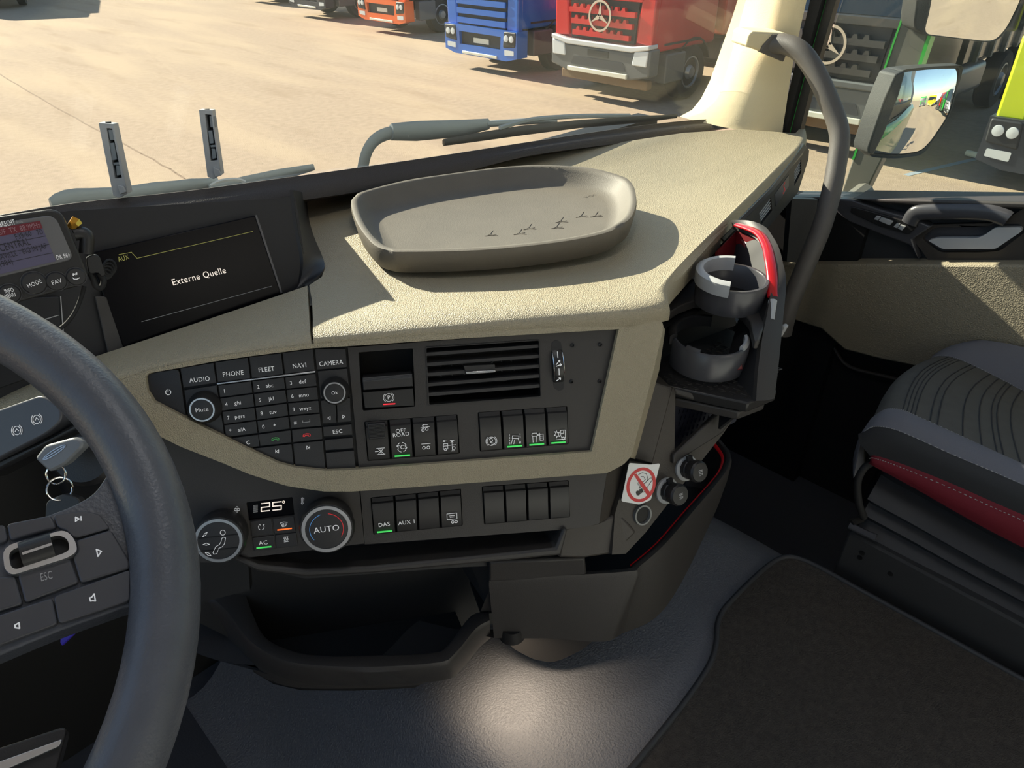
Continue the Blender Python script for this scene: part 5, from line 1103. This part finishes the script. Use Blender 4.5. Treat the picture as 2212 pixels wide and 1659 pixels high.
# ------------------------------------------------------------------ door mirrors
mr = thing('mirror_arm', 'grey mirror arm with green edge outside the passenger window', 'mirror arm', V(1.50,.6,.7))
FMp = Fr(V(1.50,0,0), V(0,-1,0), V(0,0,1))
mk('post', prism(FMp, FMp.pts([(1812,432),(1843,339),(1890,207),(1962,0),(2000,-110),(2070,-110),(2026,0),(1985,147),(1905,345),(1862,432)]), -.04, 0), 'post_grey', mr, bevel=.004)
mk('green_edge', prism(FMp, FMp.pts([(1840,345),(1960,0),(1998,-110),(2002,-110),(1964,0),(1845,345)], .002), -.03, .002), 'lime', mr)
mk('arm_foot', tube([V(1.50,.66,.62), V(1.14,.66,.58)], .03, 10), 'post_grey', mr)
mk('green_strip', prism(FMp, FMp.pts([(1979,150),(2006,70),(2014,70),(1987,150)], .003), -.03, .003), 'lime', mr)
def mirror_head(label, o, yaw, tilt, px, R, bulge):
    fr = yawfr(o, yaw, tilt); t = thing('door_mirror', label, 'mirror', o, 'door mirrors')
    q = [Vector(p) for p in rnd(fr.pts(px), .02, 4)]; c = sum(q, Vector((0,0)))/len(q); n = len(q)
    rows = []
    for k in [i/10 for i in range(1, 11)]:
        rows.append([fr.P(*(c+(p-c)*k), (math.sqrt(max(0, R*R-((p-c).length*k)**2))-R)) for p in q])
    v, f = grid(rows, closed_u=True); mk('mirror_glass', (v, f+[tuple(range(n))[::-1]]), 'mirror', t, smooth=180)
    hs = []
    for k, h in ((.99,-.012),(1.0,.002),(1.03,.002),(1.06,-.01),(1.07,-.04),(1.0,-.08),(.8,-.11),(.3,-.125)): hs.append([fr.P(*(c+(p-c)*k), h-((p-c).length**2/(2*R) if h > 0 else 0)) for p in q])
    v, f = grid(hs, closed_u=True); mk('housing', (v, f+[tuple(range(7*n, 8*n))]), 'housing', t, smooth=40)
    mk('bracket', tube([fr.P(c.x, c.y, -.10), V(1.52, fr.o.y+.12, fr.o.z-.03)], .022, 10), 'housing', t)
    mk('housing_cheek', prism(fr, fr.pts(bulge, .001), -.06, .001), 'housing', t, bevel=.004)
    return t
Z4 = lambda l: [(1680+x/4.158, y/4.158) for x, y in l]
mirror_head('lower convex door mirror reflecting the yard and parked trucks', at_t(1985,245,1.62), rad(35), rad(2), Z4([(1125,655),(1410,625),(1660,615),(1672,640),(1655,720),(1555,1040),(1400,1290),(1320,1380),(1100,1412),(850,1395),(960,1200),(1080,860)]), .36, Z4([(1060,670),(1125,640),(1150,650),(1090,860),(960,1200),(860,1395),(815,1380),(812,1330),(960,900)]))
mirror_head('upper flat door mirror cut by the top of the photograph', at_t(2090,0,1.62), rad(39), rad(-3), Z4([(1440,-330),(2260,-330),(2190,0),(2060,260),(1960,365),(1860,370),(1310,305),(1360,130)]), 3.0, Z4([(1290,-330),(1440,-330),(1360,130),(1310,305),(1240,265),(1228,210)]))
# ------------------------------------------------------------------ unseen ceiling lamp, added as fill to lift the cab's shade
cl = thing('ceiling_fill_lamp', 'rectangular cab courtesy lamp on the ceiling', 'lamp', V(-.1,.35,1.85))
mk('lamp_frame', box(-.30,.10,.28,.42,1.85,1.869), 'headliner', cl, bevel=.004)
pm('fill_lens', (255,250,240), .5, emit=((255,246,232), 2.0)); mk('lens', box(-.27,.07,.30,.40,1.845,1.852), 'fill_lens', cl, bevel=.002)
al = bpy.data.lights.new('fill_light', 'AREA'); al.shape = 'RECTANGLE'; al.size = .34; al.size_y = .10; al.energy = 1.0; al.color = (.95, .97, 1)
ao = bpy.data.objects.new('fill_light', al); COL.objects.link(ao); ao.parent = cl; ao.location = (0,0,-.008)
# ================================================================== PARKED TRUCKS
pm('tyre', (34,34,35), .85, bump=('noise', 60, .004)); pm('rim_silver', (150,152,155), .4, metal=.6); pm('chassis', (40,41,44), .6); pm('truck_glass', (22,28,32), .08, spec=.8)
pm('lamp_glass', (215,220,222), .12, spec=.8); pm('bumper_grey', (92,94,95), .5); pm('bumper_dark', (48,52,60), .5); pm('plate_white', (225,222,205), .5); pm('mud', (120,96,72), .9)
for nm, c in (('red', (205,22,28)), ('blue', (30,105,200)), ('orange', (238,98,18)), ('graphite', (58,60,62)), ('fluo', (205,220,30)), ('white', (214,216,216)), ('green', (30,150,50)), ('yellow', (240,205,20)), ('amber', (240,160,20)), ('grey', (128,132,134))):
    pm('paint_'+nm, c, .3, coat=.6)
WHEEL = {}
def tmesh(name, geo, mat, par, key, loc, bevel=0, smooth=35):
    """a piece whose mesh is shared between alike pieces"""
    if key not in WHEEL:
        o = mk('tmp', geo, mat, None, smooth=smooth, bevel=0); me = o.data; me.name = name
        for v in me.vertices: v.co += o.location
        bpy.data.objects.remove(o); WHEEL[key] = me
    o = bpy.data.objects.new(name, WHEEL[key]); COL.objects.link(o); o.parent = par; o.location = loc; WL[o.name] = V(0,0,0); return o
def truck(label, name, X, Y, paint, style='slats', body='flat', rot=0.0, group='trucks parked in a row across the yard'):
    """front toward -x of its own frame, 2.5 m wide, wheels on the ground"""
    t = thing(name, label, 'truck', V((X+.5)*1.2-.5, Y*1.2, GZ), group); WL[t.name] = V(0,0,0); t.rotation_euler = (0,0,rot)
    P = 'paint_'+paint
    def B(nm, x0, x1, y0, y1, z0, z1, mat, bev=.03, par=t): 
        o = mk(nm, box(x0, x1, y0, y1, z0, z1), mat, par, bevel=bev, seg=3); return o
    FF = Fr(V(0,0,0), V(0,-1,0), V(0,0,1))    # front face: u to the viewer's right
    # cab: side outline extruded, with raked screen
    FSd = Fr(V(0,-1.2,0), V(1,0,0), V(0,0,1))
    cab = prism(FSd, [(.10,1.0),(.06,1.55),(.14,1.95),(.40,2.95),(.62,3.25),(2.1,3.3),(2.2,3.2),(2.2,1.0)], -2.4, 0)
    mk('cab', cab, P, t, bevel=.06, seg=3, smooth=50)
    FWs = Fr(V(.125,0,1.95), V(0,-1,0), V(.255,0,1)); mk('windscreen', prism(FWs, rnd([(-1.1,.02),(1.1,.02),(1.05,.95),(-1.05,.95)], .12), -.01, .02), 'truck_glass', t)
    for s, nm in ((-1, 1), (1, -1)):
        f2 = Fr(V(0, s*1.2, 0), V(nm, 0, 0), V(0,0,1)); sg = -1 if s < 0 else 1
        q = [(.5,1.95),(1.55,1.85),(1.55,2.75),(.62,2.75)]; q = q if s < 0 else [(-a, b) for a, b in q]
        f2 = Fr(V(0, s*1.2, 0), V(1 if s < 0 else -1, 0, 0), V(0,0,1))
        mk('side_window', prism(f2, rnd(q, .08), -.01, .015), 'truck_glass', t)
        q = [(.42,1.1),(1.65,1.1),(1.65,1.14),(.42,1.14)]; q = q if s < 0 else [(-a, b) for a, b in q]
        mk('door_line', prism(f2, q, 0, .008), 'chassis', t)
        B('side_mirror', .12, .26, s*1.45-.1, s*1.45+.1, 1.95, 2.65, 'chassis')
        B('step', .5, 1.15, s*1.12-.12, s*1.12+.12, .42, .95, 'bumper_grey')
        mg = [V(1.45+.62*math.cos(a), s*1.0, .52+.62*math.sin(a)) for a in [rad(20+i*14) for i in range(11)]]
        mk('mudguard', solid([[p+V(0,-.22,0) for p in mg], [p+V(0,.22,0) for p in mg]], .03), P if style in ('volvo', 'fluo') else 'chassis', t, smooth=60)
    # front
    if style == 'slats':
        mk('grille_back', prism(FF, [(-.78,1.12),(.78,1.12),(.84,1.9),(-.84,1.9)], -.11, -.03), 'chassis', t)
        for k in range(3):
            z = 1.18+.2*k; wv = .80-.05*(2-k)
            tmesh('grille_slat', prism(FF, [(-wv,0),(wv,0),(wv,.09),(-wv,.09)], -.06, .05), P, t, 'slat%d%s' % (k, paint), (0,0,z))
            for i in range(int((2*wv-.1)/.17)): tmesh('grille_tooth', prism(FF, [(-.05,.09),(.05,.09),(.03,.15),(-.02,.15)], -.05, .045), P, t, 'tooth'+paint, (0, wv-.13-i*.17, z))
        c = (0, 1.56); st = mk('star_emblem', lathe_open(FF, c, [(.235,.04),(.235,.085),(.275,.085),(.275,.04)], 40), 'chrome', t)
        sr = []
        for a in (90, 210, 330):
            d = Vector((math.cos(rad(a)), math.sin(rad(a)))); q = Vector((-d.y, d.x))*.045; sr.append(prism(FF, [Vector(c)+q, Vector(c)-q, Vector(c)+d*.25], .05, .085))
        mk('star_points', join(*sr), 'chrome', st, smooth=0)
        mk('hood_panel', prism(FF, rnd([(-.92,1.84),(.92,1.84),(.95,1.97),(-.95,1.97)], .03), -.1, .02), P, t, bevel=.02)
        for s in (-1, 1): mk('corner_panel', prism(FF, [(s*.84,1.16),(s*1.2,1.12),(s*1.22,1.97),(s*.90,1.94)], -.15, .0), P, t, bevel=.03)
        mk('bumper_strip', prism(FF, [(-1.22,1.08),(-.8,1.0),(.8,1.0),(1.22,1.08),(1.22,1.16),(.8,1.10),(-.8,1.10),(-1.22,1.16)], -.2, .10), 'paint_white' if paint == 'red' else 'bumper_grey', t, bevel=.02)
        mk('bumper', prism(FF, [(-1.24,.60),(-.8,.50),(.8,.50),(1.24,.60),(1.24,1.08),(.8,1.0),(-.8,1.0),(-1.24,1.08)], -.25, .06), 'bumper_grey', t, bevel=.03)
        mk('bumper_slot', prism(FF, rnd([(-.7,.64),(.7,.64),(.62,.80),(-.62,.80)], .03), .05, .066), 'bumper_dark', t)
        mk('light_strip', prism(FF, [(-.75,.52),(.75,.52),(.75,.60),(-.75,.60)], .05, .11), 'plate_white', t, bevel=.01)
        mk('number_plate', prism(FF, [(-.26,.84),(.26,.84),(.26,.95),(-.26,.95)], .06, .075), 'chassis', t)
        B('underride', .12, .3, -1.1, 1.1, .32, .50, 'mud')
        for s in (-1, 1): mk('headlight', prism(FF, rnd([(s*.84,.78),(s*1.18,.78),(s*1.2,1.06),(s*.88,1.02)], .03), -.05, .085), 'lamp_glass', t, bevel=.02)
    else:
        mk('grille_back', prism(FF, [(-.8,.95),(.8,.95),(.86,1.8),(-.86,1.8)], -.12, -.02), 'chassis', t)
        for k in range(4): tmesh('grille_slat', prism(FF, [(-.82,0),(.82,0),(.82,.12),(-.82,.12)], -.06, .03), P if style == 'full' else 'bumper_grey', t, 'fs%d%s%s' % (k, paint, style), (0,0,1.02+.2*k))
        mk('hood_panel', prism(FF, rnd([(-1.0,1.76),(1.0,1.76),(1.02,1.95),(-1.02,1.95)], .04), -.1, .03), P, t, bevel=.03)
        for s in (-1, 1): mk('corner_panel', prism(FF, [(s*.84,.95),(s*1.2,.95),(s*1.22,1.95),(s*.88,1.9)], -.18, .0), P, t, bevel=.04)
        bm_ = P if style == 'full' else 'bumper_dark'
        mk('bumper', prism(FF, [(-1.24,.42),(-.9,.34),(.9,.34),(1.24,.42),(1.24,.98),(-1.24,.98)], -.28, .07, holes=[[(-.7,.56),(.7,.56),(.72,.84),(-.72,.84)]]), bm_, t)
        mk('bumper_grille', prism(FF, [(-.7,.55),(.7,.55),(.7,.85),(-.7,.85)], -.1, .0), 'chassis', t)
        mk('number_plate', prism(FF, [(-.26,.62),(.26,.62),(.26,.73),(-.26,.73)], .0, .02), 'plate_white', t)
        mk('light_strip', prism(FF, [(-.6,.36),(.6,.36),(.6,.42),(-.6,.42)], .06, .10), 'plate_white', t, bevel=.01)
        for s in (-1, 1):
            hd = mk('headlight', prism(FF, rnd([(s*.80,.62),(s*1.2,.66),(s*1.22,.96),(s*.84,.96)], .04), -.05, .09), 'chassis', t, bevel=.02)
            for i in (0, 1): mk('lamp', lathe(FF, (s*(.92+.17*i), .82), [(.075,.08),(.07,.105),(.02,.11)], 18), 'lamp_glass', hd)
            mk('fog_light', prism(FF, rnd([(s*.85,.46),(s*1.15,.48),(s*1.15,.58),(s*.85,.58)], .02), .06, .08), 'lamp_glass', t)
    # chassis, wheels, body
    B('chassis_frame', .4, 7.6, -.42, .42, .62, .92, 'chassis', .02)
    for x in (1.45, 5.4, 6.7):
        for s in (-1, 1):
            FX = Fr(V(0,0,0), V(1,0,0), V(0,0,1)) if s < 0 else Fr(V(0,0,0), V(-1,0,0), V(0,0,1))
            w = tmesh('wheel', lathe(FX, (0,0), [(.30,-.30),(.48,-.30),(.52,-.26),(.52,-.05),(.49,0),(.32,0),(.29,-.04)], 36), 'tyre', t, 'tyre%d' % s, (x, s*1.2, .52))
            rg = tmesh('wheel_rim', lathe(FX, (0,0), [(.30,-.10),(.30,-.005),(.275,.0),(.255,-.05),(.16,-.09),(.13,-.02),(.10,.03),(.02,.035)], 28), 'rim_silver', w, 'rim%d' % s, (0,0,0))
            tmesh('wheel_holes', join(*[lathe(FX, (.205*math.cos(a), .205*math.sin(a)), [(.03,-.09),(.03,-.062),(.005,-.062)], 10) for a in [i*math.pi/4 for i in range(8)]]), 'chassis', w, 'holes%d' % s, (0,0,0))
    if body == 'flat': B('load_body', 2.5, 7.8, -1.22, 1.22, 1.05, 1.25, 'chassis'); B('headboard', 2.5, 2.6, -1.22, 1.22, 1.25, 2.3, 'chassis')
    elif body == 'box': B('load_body', 2.5, 7.8, -1.24, 1.24, 1.05, 3.6, 'paint_white' if paint != 'white' else 'paint_grey')
    elif body == 'tip':
        mk('load_body', prism(Fr(V(0,-1.2,0), V(1,0,0), V(0,0,1)), [(2.5,1.1),(7.7,1.1),(8.0,2.4),(1.9,2.6),(2.45,2.4)], -2.4, 0), P, t, bevel=.03)
        for i in range(6): mk('body_rib', box(3.0+i*.8, 3.1+i*.8, -1.26, 1.26, 1.1, 2.4), 'bumper_grey', t)
    B('fuel_tank', 2.7, 4.3, -1.15, -.5, .5, 1.0, 'rim_silver', .1); B('battery_box', 2.7, 3.8, .5, 1.15, .5, 1.0, 'chassis', .04)
    return t
truck('bright red truck with three point star emblem on its grille', 'tipper_truck', 9.55, 8.0, 'red', 'slats', 'tip')
truck('graphite grey truck with star grille seen beside the cream pillar', 'tipper_truck', 9.25, 4.1, 'graphite', 'slats', 'tip')
truck('blue truck parked between the orange and red trucks', 'cab_truck', 10.0, 11.35, 'blue', 'full', 'flat')
truck('orange truck parked beyond the blue truck', 'cab_truck', 11.9, 17.2, 'orange', 'full', 'flat')
truck('white truck parked beyond the orange truck', 'cab_truck', 12.3, 21.5, 'white', 'volvo', 'box')
truck('grey truck parked beyond the white truck', 'cab_truck', 13.4, 26.6, 'grey', 'volvo', 'flat')
truck('fluorescent yellow truck with dark bumper at the right window edge', 'cab_truck', 9.0, 1.0, 'fluo', 'volvo', 'flat')
truck('dark trailer truck far away at the top left', 'trailer_truck', 6.0, 31.0, 'graphite', 'volvo', 'box', rot=rad(70), group='trucks far across the yard')
truck('amber truck reflected nearest in the lower door mirror', 'cab_truck', 5.6, -6.5, 'amber', 'volvo', 'flat')
truck('white truck reflected second in the lower door mirror', 'cab_truck', 5.6, -9.8, 'white', 'slats', 'flat')
truck('green truck reflected third in the lower door mirror', 'cab_truck', 5.6, -13.1, 'green', 'full', 'flat')
truck('red truck reflected fourth in the lower door mirror', 'cab_truck', 5.6, -16.4, 'red', 'volvo', 'flat')
truck('yellow truck reflected at the far end of the mirrored row', 'cab_truck', 3.8, -22, 'yellow', 'full', 'box', rot=rad(-50), group='trucks far across the yard')
truck('green tractor truck reflected standing alone in the mirrored yard', 'cab_truck', 1.2, -24, 'green', 'volvo', 'flat', rot=rad(-90), group='trucks far across the yard')
mk_ = [FG.P(*FG.px(x, y), 0) for x, y in ((2085,338),(2128,349))]
tag(mk('tow_bar', tube([mk_[0]+V(0,0,.06), mk_[1]+V(0,0,.06)], .045, 10), 'plate_white'), 'pale steel bar lying on the ground by the yellow truck', 'steel bar')
struct('ground_line', strokes(FG, [FG.pts([(1960,378),(2130,338)])], .09, .004, .006), 'paint_line', smooth=0)
